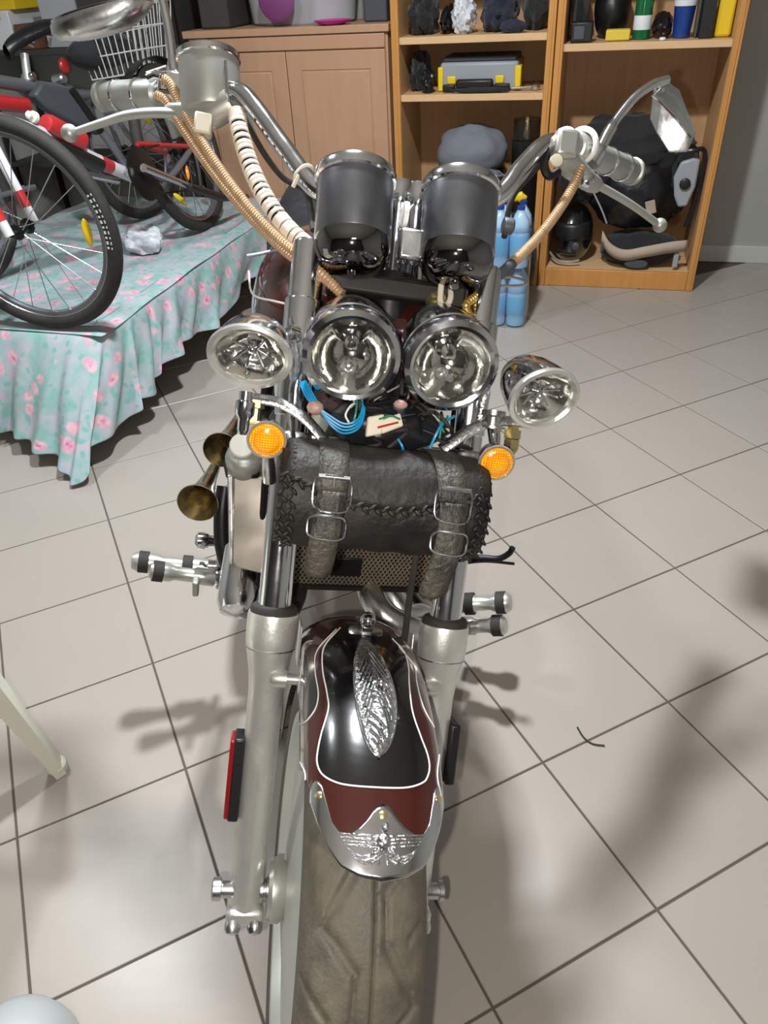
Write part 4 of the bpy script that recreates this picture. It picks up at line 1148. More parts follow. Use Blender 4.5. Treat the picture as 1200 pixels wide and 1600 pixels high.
def strap(xa, ya, xb, yb, s_lean, tail):
    # the strap runs over the roll at constant s; its tail hangs from the buckle
    s0 = loc(K(xa, ya, .13))[0] - BS
    s1 = loc(K(xb, yb, .13))[0] - BS
    hw = .0168
    def ring(t, f, off): return (s0 + (s1 - s0) * f, t, off)
    pts = []
    for i in range(25):
        f = i / 24
        pts.append(ring(rad(150 - 143 * f), f, .0072))
    def ribbon(path, hw0, hw1=None):
        rows = []
        for i, (c, nn) in enumerate(path):
            h = hw0 if hw1 is None else hw0 + (hw1 - hw0) * i / (len(path) - 1)
            rows.append([c - S * h, c - S * (h * .33), c + S * (h * .33), c + S * h])
        return MB().grid(rows)
    path = [(bpt(s, t, .060 + o_, .062 + o_), None) for s, t, o_ in pts]
    st_ = obj('strap', ribbon(path, hw), 'leather_strap', bag, solid=.003)
    # tail
    s, t, o_ = pts[-1]
    a = bpt(s, t, .060 + .012, .062 + .012)
    tp = [a] + [a + S * (tail[0] * f + tail[2] * f * f) - U * (tail[1] * f) - N * (.012 * f * f) + N * .004 * math.sin(f * PI) for f in (.1, .2, .3, .4, .5, .6, .7, .8, .9, .96, 1.0)]
    rows = []
    for i, c in enumerate(tp):
        h = hw * (.95 if i < 10 else (.8 if i == 10 else .45))
        rows.append([c - S * h, c - S * (h * .33), c + S * (h * .33), c + S * h])
    tl = obj('strap_tail', MB().grid(rows), 'leather_strap', st_, solid=.003)
    # roller buckle and keeper
    def frame_ring(name, c, w_, h_, r, dz, parent):
        pts_ = []
        for k in range(33):
            q = 2 * PI * k / 32
            cx, sx_ = math.cos(q), math.sin(q)
            pts_.append(c + S * (math.copysign(abs(cx) ** .55, cx) * w_) + U * (math.copysign(abs(sx_) ** .55, sx_) * h_) + N * (dz * (1 - abs(cx)) + .003))
        obj(name, MB().tube(pts_, r, 8), 'steel', parent)
    c = tp[0] + U * .004
    frame_ring('buckle', c - U * .006 - N * .006, .0212, .020, .0014, .010, st_)
    obj('buckle_roller', MB().cyl(c + U * .012 - S * .017 + N * .004, c + U * .012 + S * .017 + N * .004, .0026, 10), 'steel', st_)
    obj('buckle_prong', MB().tube([c + U * .012 + N * .006, c + U * .002 + N * .006], .0012, 6), 'steel', st_)
    c2 = tp[4]
    frame_ring('keeper_loop', c2 - N * .005, .0210, .013, .0014, .010, st_)
strap(525, 690, 516, 768, 0, (-.006, .098, -.002))
strap(690, 705, 700, 782, 0, (.006, .112, -.020))

# pale scuffs rubbed into the front of the roll
for pts in ([(570, 790), (582, 806), (590, 812), (578, 822), (560, 828)], [(640, 790), (648, 802), (640, 818), (632, 826)]):
    q = [K(x, y, .15) for x, y in pts]
    out = []
    for p in spline(q, 6):
        s_, u_, n_ = loc(p)
        k = max(-.98, min(.98, (u_ - BU) / .060))
        out.append(W(s_, u_, BN + .062 * (1 - abs(k) ** (1 / .9) ** 2) ** .5 + .0008) if abs(k) < .98 else p)
    obj('scuff', MB().tube(out, .0016, 6, flat=(1, .4)), 'scuff_grey', bag)
# ================================================================== BED AND BEDSPREAD
BT = .40
bed = thing('bed', 'low bed frame with a mattress, hidden under the floral cloth', 'bed', RM(-1.86, -.9, 0))
room_box('mattress', -2.38, -1.315, -1.745, -.02, .28, BT - .008, 'mattress', bed, .03)
room_box('frame', -2.36, -1.34, -1.70, -.03, .22, .278, 'bed_metal', bed, .004)
for a in (-2.30, -1.42):
    for b in (-1.55, -.12): room_box('leg', a - .02, a + .02, b - .02, b + .02, 0, .22, 'bed_metal', bed, .003)
CTRL = [((-2.40, -1.785), (-2.40, -1.90, .08)), ((-2.1, -1.785), (-2.12, -1.90, .10)), ((-1.85, -1.785), (-1.85, -1.89, .085)), ((-1.73, -1.785), (-1.765, -1.89, .105)),
        ((-1.65, -1.785), (-1.71, -1.92, .055)), ((-1.56, -1.785), (-1.62, -1.94, .07)), ((-1.46, -1.785), (-1.50, -1.99, .055)), ((-1.39, -1.783), (-1.40, -2.05, .045)),
        ((-1.325, -1.765), (-1.318, -2.10, .012)), ((-1.30, -1.72), (-1.285, -1.98, .085)), ((-1.293, -1.65), (-1.262, -1.79, .08)), ((-1.29, -1.58), (-1.258, -1.73, .128)),
        ((-1.29, -1.50), (-1.255, -1.60, .108)), ((-1.29, -1.42), (-1.262, -1.545, .165)), ((-1.29, -1.30), (-1.258, -1.42, .170)), ((-1.29, -1.18), (-1.262, -1.28, .175)),
        ((-1.29, -1.0), (-1.255, -1.16, .160)), ((-1.29, -.80), (-1.262, -.98, .152)), ((-1.29, -.5), (-1.258, -.68, .19)), ((-1.29, -.25), (-1.262, -.35, .18)), ((-1.29, -.03), (-1.26, -.03, .18))]
edge = spline([V((e[0], e[1], BT)) for e, h in CTRL], 10)
hem = spline([V(h) for e, h in CTRL], 10)
rows = []
n_ = len(edge)
for i in range(n_):
    e, h = edge[i], hem[i]
    inn = V((e.x - .07 if i > n_ * .42 else e.x - .02, e.y + .07 if i < n_ * .45 else e.y, BT + .004))
    row = [inn, V((e.x, e.y, BT)).lerp(inn, .35) + V((0, 0, .0015)), V((e.x, e.y, BT - .006))]
    out = V((h.x - e.x, h.y - e.y, 0))
    nrm = V((.0, -1, 0)) if i < n_ * .4 else V((1, 0, 0))
    for k in range(1, 15):
        t = k / 14
        p = e.lerp(h, t)
        p.z = BT + (h.z - BT) * t
        bulge = nrm * (.018 * math.sin(PI * min(1, t * 1.2)) if t < .84 else 0)
        fold = math.sin(i * .55) * .020 * t + math.sin(i * .23 + 1.3) * .018 * t * t + math.sin(i * .9 + 2 * t * 3) * .006 * t
        wig = nrm * fold
        row.append(V((p.x, p.y, p.z)) + bulge * .6 + wig)
    rows.append(row)
mbs = MB().grid([[RM(p.x, p.y, max(.006, p.z)) for p in row] for row in rows])
top = []
for i in range(46):
    a = -2.40 + (1.115) * i / 45
    r_ = []
    for j in range(60):
        b = -1.785 + 1.755 * j / 59
        z = BT + .004 + .003 * math.sin(9 * a + 5 * b) + .0025 * math.sin(17 * b - 6 * a)
        ed = min((-1.285 - a), (b + 1.79))
        if ed < .03: z -= .008 * (1 - ed / .03) ** 2
        r_.append(RM(a, b, z))
    top.append(r_)
mbs.grid(top)
# a few long wrinkles on the cloth top
spread = tag(obj('bedspread', mbs, 'floral_cotton', None, ang=70, solid=.0022, sub=1), 'mint green cotton cloth with pink flowers, draped over the low bed', 'bedspread')

# ================================================================== BICYCLES
def bike_wheel(parent, c, ax, R_, refl, lettering=False, tyre_m='rubber', seg=64):
    ax = ax.normalized()
    ty = obj('tyre', MB().torus(c, ax, R_ - .022, .023, seg, 12), tyre_m, parent)
    ps = []
    obj('rim', MB().lathe(c, ax, [(R_ - .044, -.010), (R_ - .058, -.009), (R_ - .062, 0), (R_ - .058, .009), (R_ - .044, .010)], seg, cap=False), 'bike_grey', ty)
    obj('rim_edge', MB().torus(c + ax * .010, ax, R_ - .044, .0024, seg, 6), 'steel', ty)
    obj('hub', MB().lathe(c, ax, [(.006, -.06), (.009, -.055), (.009, -.034), (.024, -.030), (.024, -.026), (.014, -.022), (.014, .022), (.024, .026), (.024, .030), (.009, .034), (.009, .055), (.006, .06)], 20), 'black_metal', ty)
    x, y = perp(ax)
    for k in range(24):
        a = 2 * PI * k / 24
        a2 = a + (.5 if (k // 2) % 2 else -.5)
        sd = .028 if k % 2 else -.028
        obj('spoke', MB().tube([c + ax * sd + (x * math.cos(a2) + y * math.sin(a2)) * .023, c + (x * math.cos(a) + y * math.sin(a)) * (R_ - .058)], .0014, 5), 'steel', ty)
    for a, m in refl:
        p = c + (x * math.cos(a) + y * math.sin(a)) * (R_ * .68)
        dr = (x * -math.sin(a) + y * math.cos(a))
        obj('spoke_reflector', MB().ball(p, .045, .014, .012, dr, ax, 14, 8), m, ty)
    if lettering:
        mb = MB()
        for k in range(11):                        # worn pale maker's lettering on the sidewall
            a = lettering + k * .052
            for q in (-.006, .004):
                rr = R_ - .024 + q
                p = c + ax * (.0218 - abs(q) * .15) + (x * math.cos(a) + y * math.sin(a)) * rr
                mb.box(p, (x * -math.sin(a) + y * math.cos(a)), (x * math.cos(a) + y * math.sin(a)), ax, .0045 if k % 2 else .003, .0035, .0012)
        obj('tyre_lettering', mb, 'label_white', ty)
    return ty
def angle_of(c, ax, p):
    x, y = perp(ax.normalized()); d = p - c
    return math.atan2(d.dot(y), d.dot(x))

# -- full-suspension mountain bike standing on the cloth
RR = .335
bt = BT + .006
def bike_frame(rear, front, lean):
    f = (front - rear); WB = f.length; f.normalize()
    lat = Z.cross(f).normalized()                  # to the bike's left
    up = (Z * math.cos(lean) + lat * math.sin(lean)).normalized()
    side = up.cross(f).normalized()
    def P(x, y, t=0.0): return rear + f * x + up * y + side * t
    return P, f, up, side, WB
rear, front = RM(-1.47, -.58, bt), RM(-1.445, -1.735, bt)
P, bf, bu, bs, WB = bike_frame(rear, front, rad(-12))
if bu.dot(E1) > 0: P, bf, bu, bs, WB = bike_frame(rear, front, rad(12))
mtb = thing('bicycle', 'white, red and black mountain bicycle standing nearest on the floral cloth', 'bicycle', RM(-1.46, -1.2, bt))
def bp_(name, mb, m, parent=mtb, **k): return obj(name, mb, m, parent, **k)
def PB(x, y, t=0.0):                              # point of the bicycle's own plane (t to its side) seen at a pixel
    r = ray(x, y)
    return CAM + r * ((rear + bs * t - CAM).dot(bs) / r.dot(bs))
RF = .328
hubF = KZ(35, 358, BT + .006 + RF)
axF = (RIGHT * -.215 + DOWN * .66 - FWD * .72)      # the wheel is steered hard over, upright
axF = V((axF.x, axF.y, -.06)).normalized()
tyF = bike_wheel(mtb, hubF, axF, RF, [(angle_of(hubF, axF, hubF + (KZ(133, 342, .72) - KZ(35, 355, .72))), 'yellow_reflector')], lettering=angle_of(hubF, axF, hubF + RIGHT * .3 - DOWN * .06) - .25)
hubR = P(0, RR)
x_, y_ = perp(bs)
bike_wheel(mtb, hubR, bs if bs.dot(CAM - hubR) > 0 else -bs, RR, [(.3, 'yellow_reflector'), (2.4, 'yellow_reflector'), (4.4, 'orange_reflector')])
BBp = PB(208, 276)
head0 = PB(-75, 152); head1 = head0 + (bu * .9 + bf * -.35).normalized() * .14
bp_('head_tube', MB().tube([head0, head1], .026, 16), 'bike_white')
bp_('main_beam', MB().tube(spline([head0.lerp(head1, .4), PB(-25, 176), PB(40, 199), PB(100, 226), PB(158, 254), BBp], 6), [.020] * 14 + [.024] * 17, 16), 'bike_white')
bp_('beam_guard', MB().tube([PB(38, 203), PB(95, 229), PB(156, 258)], [.022, .0265, .027], 14), 'black_plastic')
bp_('beam_decal', MB().tube([PB(154, 252), PB(172, 261)], .0252, 14), 'red_paint')
bp_('seat_tube', MB().tube([BBp, PB(184, 240), PB(158, 206)], [.016, .014, .013], 14), 'bike_grey')
bp_('rear_mast', MB().tube([PB(158, 206), PB(130, 165), PB(112, 140)], .013, 12), 'black_metal')
for sg in (-1, 1):
    bp_('swing_arm', MB().tube(spline([PB(222, 262, .05 * sg), PB(262, 278, .055 * sg), P(0, RR, .065 * sg)], 6), .013, 10), 'bike_grey')
    bp_('swing_stay', MB().tube([P(.0, RR, .065 * sg), PB(215, 225, .03 * sg)], .010, 10), 'red_paint')
wb_ = bp_('drink_bottle', MB().lathe(PB(128, 221, .02), PB(52, 183, .02) - PB(128, 221, .02), [(.026, 0), (.034, .006), (.034, .07), (.030, .076), (.034, .082), (.034, .155), (.028, .172), (.016, .176)], 24), 'red_paint', label='red drink bottle on the frame')
bp_('bottle_spout', MB().lathe(PB(55, 184, .02), PB(40, 177, .02) - PB(55, 184, .02), [(.018, 0), (.018, .012), (.010, .014), (.012, .03), (.006, .036)], 16), 'white_plastic', wb_)
bp_('front_derailleur', MB().box(PB(205, 268, .04), bf, bu, bs, .03, .014, .012), 'cast_alloy', bevel=.004)
for sg in (-1, 1):
    leg = bp_('fork_leg', MB().tube([hubF + axF * (.065 * sg), head0 + axF * (.065 * sg) + (head0 - hubF) * -.30, head0 + axF * (.065 * sg) - (head0 - hubF) * .05], [.015, .0155, .014], 12), 'bike_white')
    bp_('leg_decal', MB().tube([hubF.lerp(head0, .12) + axF * (.065 * sg), hubF.lerp(head0, .25) + axF * (.065 * sg)], .0162, 12), 'red_paint', leg)
bp_('fork_crown', MB().tube([head0 + axF * .08, head0 - axF * .08], .018, 10), 'bike_white')
bp_('handlebar', MB().tube(spline([head1 + bu * .03 + axF * .30, head1 + bu * .035 + axF * .1, head1 + bu * .035 - axF * .1, head1 + bu * .03 - axF * .30], 6), .0125, 10), 'black_metal')
cs_ = 1 if (bs.dot(CAM - BBp) > 0) else -1
bp_('chainring', MB().lathe(BBp + bs * (.05 * cs_), bs * cs_, [(0, -.004), (.096, -.004), (.10, -.002), (.10, .002), (.096, .004), (0, .006)], 40), 'black_metal')
crank = bp_('crank_arm', MB().tube([PB(224, 262, .09 * cs_), PB(300, 293, .10 * cs_)], [.016, .013], 12), 'steel')
ped = PB(330, 304, .13 * cs_)
bp_('pedal', MB().tube([PB(296, 292, .12 * cs_), PB(345, 308, .12 * cs_), PB(385, 308, .12 * cs_)], [.016, .019, .014], 10), 'black_plastic')
bp_('pedal_reflector', MB().ball(PB(293, 270, .08 * cs_), .03, .009, .008, bu * .9 - bf * .4, bs, 12, 8), 'orange_reflector')
crank2 = bp_('crank_arm', MB().tube([BBp - bs * (.075 * cs_), BBp - bs * (.085 * cs_) + (bf * .9 + bu * .35).normalized() * .17], [.014, .011], 12), 'steel')
bp_('cassette', MB().lathe(hubR + bs * (.035 * cs_), bs * cs_, [(.02, -.02), (.052, -.02), (.05, -.012), (.046, -.010), (.044, 0), (.038, .002), (.036, .010), (.028, .012), (.02, .014)], 28), 'dark_engine')
bp_('derailleur', MB().tube(spline([hubR + bs * (.06 * cs_), hubR + bs * (.065 * cs_) - bu * .07 + bf * .02, hubR + bs * (.06 * cs_) - bu * .15 + bf * .05], 4), .013, 8), 'black_metal')
bp_('chain', MB().tube([BBp + bs * (.05 * cs_) + bu * .08, hubR + bs * (.045 * cs_) + bu * .045], .004, 6), 'dark_engine')
bp_('chain', MB().tube([BBp + bs * (.05 * cs_) - bu * .08, hubR + bs * (.05 * cs_) - bu * .16 + bf * .05], .004, 6), 'dark_engine')
bp_('rear_mudguard', MB().grid([[hubR + (bf * math.cos(t) + bu * math.sin(t)) * (RR + .02) + bs * s for s in (-.03, -.015, .015, .03)] for t in [rad(60 + 6 * k) for k in range(16)]]), 'black_plastic', solid=.002)

# -- city bike with a wire basket behind it
rear2, front2 = RM(-2.02, -1.45, bt), RM(-1.86, -.42, bt)
P, bf, bu, bs, WB = bike_frame(rear2, front2, rad(-6))
if bu.dot(E1) > 0: P, bf, bu, bs, WB = bike_frame(rear2, front2, rad(6))
cty = thing('bicycle', 'grey bicycle with a white wire basket, behind the mountain bicycle', 'bicycle', RM(-1.87, -.9, bt))
def cp_(name, mb, m, parent=cty, **k): return obj(name, mb, m, parent, **k)
R2 = .30
for c in (P(0, R2), P(WB, R2)): bike_wheel(cty, c, bs, R2, [(1.0, 'yellow_reflector')])
def PC(x, y, t=0.0):
    r = ray(x, y)
    return CAM + r * ((rear2 + bs * t - CAM).dot(bs) / r.dot(bs))
cp_('top_tube', MB().tube([PC(-60, 118), PC(20, 131), PC(112, 143)], .024, 14), 'bike_grey')
cp_('down_tube', MB().tube([PC(-60, 160), PC(-5, 160), PC(42, 165)], .028, 14), 'red_paint')
cp_('seat_post', MB().tube([PC(44, 128), PC(38, 84)], .016, 12), 'cast_alloy')
cp_('seat_clamp', MB().lathe(PC(45, 120), bs, [(.012, -.03), (.016, -.025), (.016, .025), (.012, .03)], 14), 'steel')
cp_('seat_clamp', MB().lathe(PC(93, 124), bs, [(.014, -.03), (.02, -.025), (.02, .025), (.014, .03)], 14), 'steel')
rows = []
dsx = (PC(80, 52) - PC(18, 72)).normalized()
for x0, hw, h in ((-.15, .015, -.02), (-.12, .03, .0), (-.05, .05, .02), (.02, .085, .03), (.09, .09, .035), (.14, .06, .02), (.155, .02, .0)):
    rows.append([PC(50, 62) + dsx * x0 + bu * (h * .8 + math.sin(2 * PI * k / 16) * .028) + bs * (math.cos(2 * PI * k / 16) * hw) for k in range(16)])
sdl = cp_('saddle', MB().grid(rows, cu=True), 'black_leather', sub=1)
cp_('saddle_stripe', MB().tube([PC(40, 66, .07), PC(52, 73, .075)], .005, 6), 'label_white', sdl)
cp_('saddle_stripe', MB().tube([PC(79, 60, .06), PC(77, 72, .06)], .006, 6), 'label_white', sdl)
cp_('frame_bag', MB().prism([PC(52, 130), PC(105, 142), PC(135, 172), PC(150, 212), PC(118, 205), PC(62, 172), PC(40, 150)], bs * -.05), 'dark_grey_plastic', bevel=.012)
for sg in (-1, 1):
    cp_('chain_stay', MB().tube([P(.40, .28, .03 * sg), P(0, R2, .06 * sg)], .010, 8), 'bike_grey')
    cp_('fork_blade', MB().tube([PC(155, 150, .045 * sg), P(WB, R2, .055 * sg)], .012, 8), 'bike_grey')
cp_('brake_rod', MB().tube([PC(110, 138, .06), PC(160, 146, .06)], .007, 8), 'steel')
cp_('head_tube', MB().tube([PC(118, 148), PC(160, 150)], .022, 12), 'bike_grey')
cp_('handlebar_bag', MB().ball(PC(160, 78, -.03), .19, .10, .075, bf, bu, 24, 14, lambda q: 1 + .05 * math.sin(5 * q.x + 3 * q.z)), 'black_cloth')
cp_('tail_reflector', MB().ball(PC(100, 103, .02), .028, .014, .03, bf, bu, 12, 8), 'red_paint')
cp_('wheel_reflector', MB().ball(PC(222, 222, .05), .05, .016, .014, (PC(232, 236) - PC(212, 208)), bs, 14, 8), 'yellow_reflector')
# basket in front of the handlebar
bc = KB(195, 55, -.42)
bx, by = bf, bs
def Bk(i, j, k):                                   # i -1..1 along, j -1..1 across, k 0..1 height, flaring upward
    w_ = .8 + .2 * k
    return bc + bf * (i * .16 * w_) + bs * (j * .15 * w_) + Z * (-.14 + .24 * k)
bas = cp_('wire_basket', MB().tube([Bk(-1, -1, 1), Bk(1, -1, 1), Bk(1, 1, 1), Bk(-1, 1, 1), Bk(-1, -1, 1)], .0042, 8), 'wire_white')
mb = MB()
for k in (0, .33, .66): mb.tube([Bk(-1, -1, k), Bk(1, -1, k), Bk(1, 1, k), Bk(-1, 1, k), Bk(-1, -1, k)], .003, 6)
for q in range(9):
    t = -1 + q * .25
    for j in (-1, 1):
        mb.tube([Bk(t, j, 1), Bk(t, j, 0)], .0024, 6)
        mb.tube([Bk(j, t, 1), Bk(j, t, 0)], .0024, 6)
    mb.tube([Bk(t, -1, 0), Bk(t, 1, 0)], .0024, 6)
cp_('basket_wires', mb, 'wire_white', bas)
# ================================================================== THINGS ON SHELVES AND FLOOR
from mathutils import noise as mnoise
def lump(c, ra, rb, rz, amp=.15, fr=3.0, seed=0, flat=True, seg=36, rings=24, sq=0.0):
    mb = MB()
    def fn(p):
        m = 1 + amp * mnoise.noise(V((p.x * fr + seed, p.y * fr, p.z * fr))) + amp * .5 * mnoise.noise(V((p.x * fr * 2.3, p.y * fr * 2.3 + seed, p.z * fr * 2.3)))
        if sq: m *= 1.0 / max(abs(p.x), abs(p.y), abs(p.z)) ** sq
        return m
    mb.ball(c, ra, rb, rz, E1, Z, seg, rings, fn)
    if flat:
        z0 = c.z - rz * .86
        for p in mb.v:
            if p.z < z0: p.z = z0
    return mb
def low(mb): return min(p.z for p in mb.v)
def sit(mb, z):
    d = z - low(mb)
    for p in mb.v: p.z += d
    return mb
def one(name, mb, m, lab, cat, group=None, **k): return tag(obj(name, mb, m, None, **k), lab, cat, group)

# --- left bookcase, upper shelf (z 1.08)
z = 1.081
one('folded_jacket', sit(lump(RM(-.605, .17, 1.15), .062, .13, .09, .3, 2.5, 1), z), 'black_cloth', 'black cloth bundle at the left end of the upper shelf', 'clothes')
one('folded_jacket', sit(lump(RM(-.495, .19, 1.12), .028, .14, .055, .3, 3, 2), z), 'black_leather', 'small black bundle left of the white plastic bag', 'clothes')
one('plastic_bag', sit(lump(RM(-.415, .12, 1.14), .05, .07, .078, .28, 4, 3), z), 'white_bag', 'crumpled white plastic bag on the upper shelf', 'bag')
one('folded_jacket', sit(lump(RM(-.27, .20, 1.15), .08, .15, .09, .25, 2.4, 4), z), 'navy_cloth', 'dark navy garment just right of the white plastic bag', 'clothes')
one('backpack', sit(lump(RM(-.112, .22, 1.18), .058, .14, .115, .2, 2.2, 5), z), 'black_cloth', 'black soft bag at the right end of the upper shelf', 'bag')
one('shoe_pouch', sit(lump(RM(-.19, .045, 1.11), .055, .028, .026, .2, 3, 6), z), 'navy_cloth', 'flat blue-grey pouch in front of the black soft bag', 'pouch')
# --- middle shelf (z .855)
z = .856
one('pouch', sit(lump(RM(-.632, .20, .94), .042, .12, .085, .25, 2.6, 7), z), 'black_cloth', 'black pouch left of the yellow tool case', 'pouch')
one('glove', sit(lump(RM(-.572, .07, .90), .03, .04, .05, .3, 3.4, 8), z), 'black_leather', 'black crumpled glove against the tool case', 'glove')
tb = thing('tool_case', 'grey and yellow tool organiser case with a black handle', 'tool case', RM(-.345, .15, z))
def tbx(name, a0, a1, b0, b1, z0, z1, m, par=tb, bevel=.005): return room_box(name, a0, a1, b0, b1, z0, z1, m, par, bevel)
tbx('case_body', -.52, -.165, .10, .34, z + .002, z + .115, 'grey_plastic', bevel=.012)
tbx('case_lid', -.51, -.175, .11, .33, z + .1155, z + .135, 'dark_grey_plastic', bevel=.008)
for a0, a1 in ((-.53, -.505), (-.178, -.150)): tbx('corner', a0, a1, .09, .15, z + .002, z + .098, 'yellow_plastic')
for a0, a1 in ((-.485, -.445), (-.265, -.225)): tbx('latch', a0, a1, .084, .098, z + .03, z + .062, 'yellow_plastic')
tbx('handle', -.44, -.27, .05, .085, z + .012, z + .052, 'black_plastic', bevel=.01)
for a0, a1 in ((-.50, -.445), (-.265, -.195)): tbx('handle_mount', a0, a1, .05, .083, z + .004, z + .032, 'black_plastic')
one('roll_pouch', sit(lump(RM(-.32, .028, .88), .13, .012, .012, .15, 3, 9), z + .001), 'black_cloth', 'thin black strap bag hanging over the edge of the middle shelf', 'pouch')
wr = thing('ratchet', 'chrome ratchet wrench right of the tool case', 'wrench', RM(-.10, .08, z))
obj('shaft', MB().tube([RM(-.19, .07, z + .012), RM(-.09, .09, z + .014)], .006, 12), 'steel', wr)
obj('ratchet_head', MB().lathe(RM(-.082, .092, z + .002), Z, [(.018, 0), (.020, .004), (.020, .022), (.014, .026), (.009, .03)], 20), 'steel', wr)
# --- left bookcase, bottom
z = .086
room = one('storage_box', MB().box(RM(-.40, .24, z + .195), E1, E2, Z, .17, .14, .195), 'dark_grey_plastic', 'dark grey box at the bottom of the left bookcase, under the cloth hood', 'box', bevel=.012)
hd = thing('cloth_hood', 'rounded grey cloth cover on the dark box in the left bookcase', 'cloth', RM(-.38, .2, z + .392))
obj('hood', sit(lump(RM(-.38, .19, .55), .172, .14, .125, .10, 2.0, 10), z + .391), 'grey_cloth', hd)
obj('brim', sit(lump(RM(-.36, .07, .50), .15, .05, .03, .12, 3, 11), z + .392), 'grey_cloth', hd)
one('storage_bin', MB().lathe(RM(-.115, .17, z + .001), Z, [(.058, 0), (.062, .01), (.067, .53), (.070, .535), (.070, .552), (.06, .553), (0, .553)], 32), 'black_plastic', 'tall black bin behind the right handlebar, under the clear jar', 'bin')
jr = thing('jar', 'clear plastic jar with a metal fitting, on top of the tall black bin', 'jar', RM(-.115, .17, .641))
obj('jar_wall', MB().lathe(RM(-.115, .17, .641), Z, [(.055, 0), (.062, .004), (.066, .085), (.064, .088), (.058, .082), (.052, .008)], 32), 'jar_clear', jr)
obj('jar_insert', MB().lathe(RM(-.115, .17, .646), Z, [(.018, 0), (.022, .01), (.014, .05), (.016, .09), (.010, .098), (0, .099)], 20), 'brass', jr)
# --- bag with yellow tag, on the floor before the left bookcase
bk = thing('rucksack', 'dark rucksack with a yellow tag behind the blue water bottles', 'bag', RM(-.12, -.14, 0))
obj('bag_body', sit(lump(RM(-.14, -.14, .22), .13, .085, .21, .12, 2.0, 13, sq=.25), .0), 'black_cloth', bk)
obj('yellow_tag', MB().ball(KB(812, 308, -.245), .03, .012, .022, E1, Z, 16, 10, lambda q: 1 + .15 * math.sin(7 * q.x)), 'yellow_plastic', bk)

# --- right bookcase, shelf (z 1.035)
z = 1.036
one('helmet_bag', sit(lump(RM(.080, .27, 1.12), .036, .12, .12, .15, 2.4, 14), z), 'black_cloth', 'black bag in the left corner of the right bookcase shelf', 'bag')
sp = thing('speaker_box', 'small black box with a grey square panel on the right shelf', 'box', RM(.10, .08, z))
obj('box_body', MB().box(RM(.10, .08, z + .038), E1, E2, Z, .045, .04, .037), 'black_plastic', sp, bevel=.006)
obj('front_panel', MB().box(RM(.09, .038, z + .036), E1, E2, Z, .022, .003, .024), 'dark_grey_plastic', sp, bevel=.003)
one('helmet', sit(lump(RM(.215, .27, 1.14), .078, .11, .12, .04, 2, 15), z), 'black_plastic', 'glossy black helmet behind the yellow sponge', 'helmet')
one('sponge', MB().box(RM(.250, .10, z + .021), E1, E2, Z, .05, .035, .020), 'yellow_sponge', 'pale yellow sponge on the right bookcase shelf', 'sponge', bevel=.006)
bt_ = thing('bottle', 'green bottle with a white label on the right bookcase shelf', 'bottle', RM(.345, .13, z))
obj('glass', MB().lathe(RM(.345, .13, z), Z, [(.03, 0), (.036, .004), (.036, .13), (.034, .16), (.018, .20), (.014, .22), (.014, .27)], 28), 'green_glass', bt_)
obj('bottle_label', MB().lathe(RM(.345, .13, z), Z, [(.0365, .035), (.0368, .036), (.0368, .085), (.0365, .086)], 28, cap=False), 'label_white', bt_)
obj('cap', MB().lathe(RM(.345, .13, z), Z, [(.015, .27), (.016, .272), (.016, .29), (.012, .292)], 20), 'white_plastic', bt_)
one('shoe', sit(lump(RM(.43, .19, 1.08), .042, .12, .05, .15, 2.6, 17), z), 'black_leather', 'black shoe between the green bottle and the blue cup', 'shoe')
one('bottle_cap', MB().lathe(RM(.432, .05, z), Z, [(.012, 0), (.014, .003), (.012, .010), (0, .011)], 16), 'white_plastic', 'tiny white dish lying in front of the black shoe', 'bottlecap')  # a loose white cap off a bottle
cu = thing('cup', 'tall blue plastic cup on the right bookcase shelf', 'cup', RM(.507, .13, z))
obj('cup_wall', MB().lathe(RM(.507, .13, z), Z, [(.03, 0), (.034, .003), (.043, .11), (.044, .112), (.041, .112), (.033, .01)], 28), 'blue_plastic', cu)
obj('lid', MB().lathe(RM(.507, .13, z), Z, [(.045, .113), (.046, .116), (.046, .132), (.03, .14), (0, .141)], 28), 'label_white', cu)
one('wooden_strip', MB().box(RM(.562, .14, z + .09), E1, E2, Z, .005, .03, .088), 'dark_grey_plastic', 'narrow grey-green strip standing between the blue cup and the black book', 'strip', bevel=.002)
one('book', MB().box(RM(.598, .15, z + .10), E1, E2, Z, .026, .09, .10), 'black_plastic', 'thick black book standing left of the yellow bottle', 'book', bevel=.003)
yb = thing('bottle', 'bright yellow flat plastic bottle at the right end of the shelf', 'bottle', RM(.668, .12, z))
obj('bottle_body', MB().box(RM(.667, .12, z + .085), E1, E2, Z, .033, .03, .085), 'yellow_plastic', yb, bevel=.012)
obj('cap', MB().lathe(RM(.667, .12, z + .17), Z, [(.014, 0), (.015, .002), (.015, .022), (.010, .025)], 20), 'black_plastic', yb)

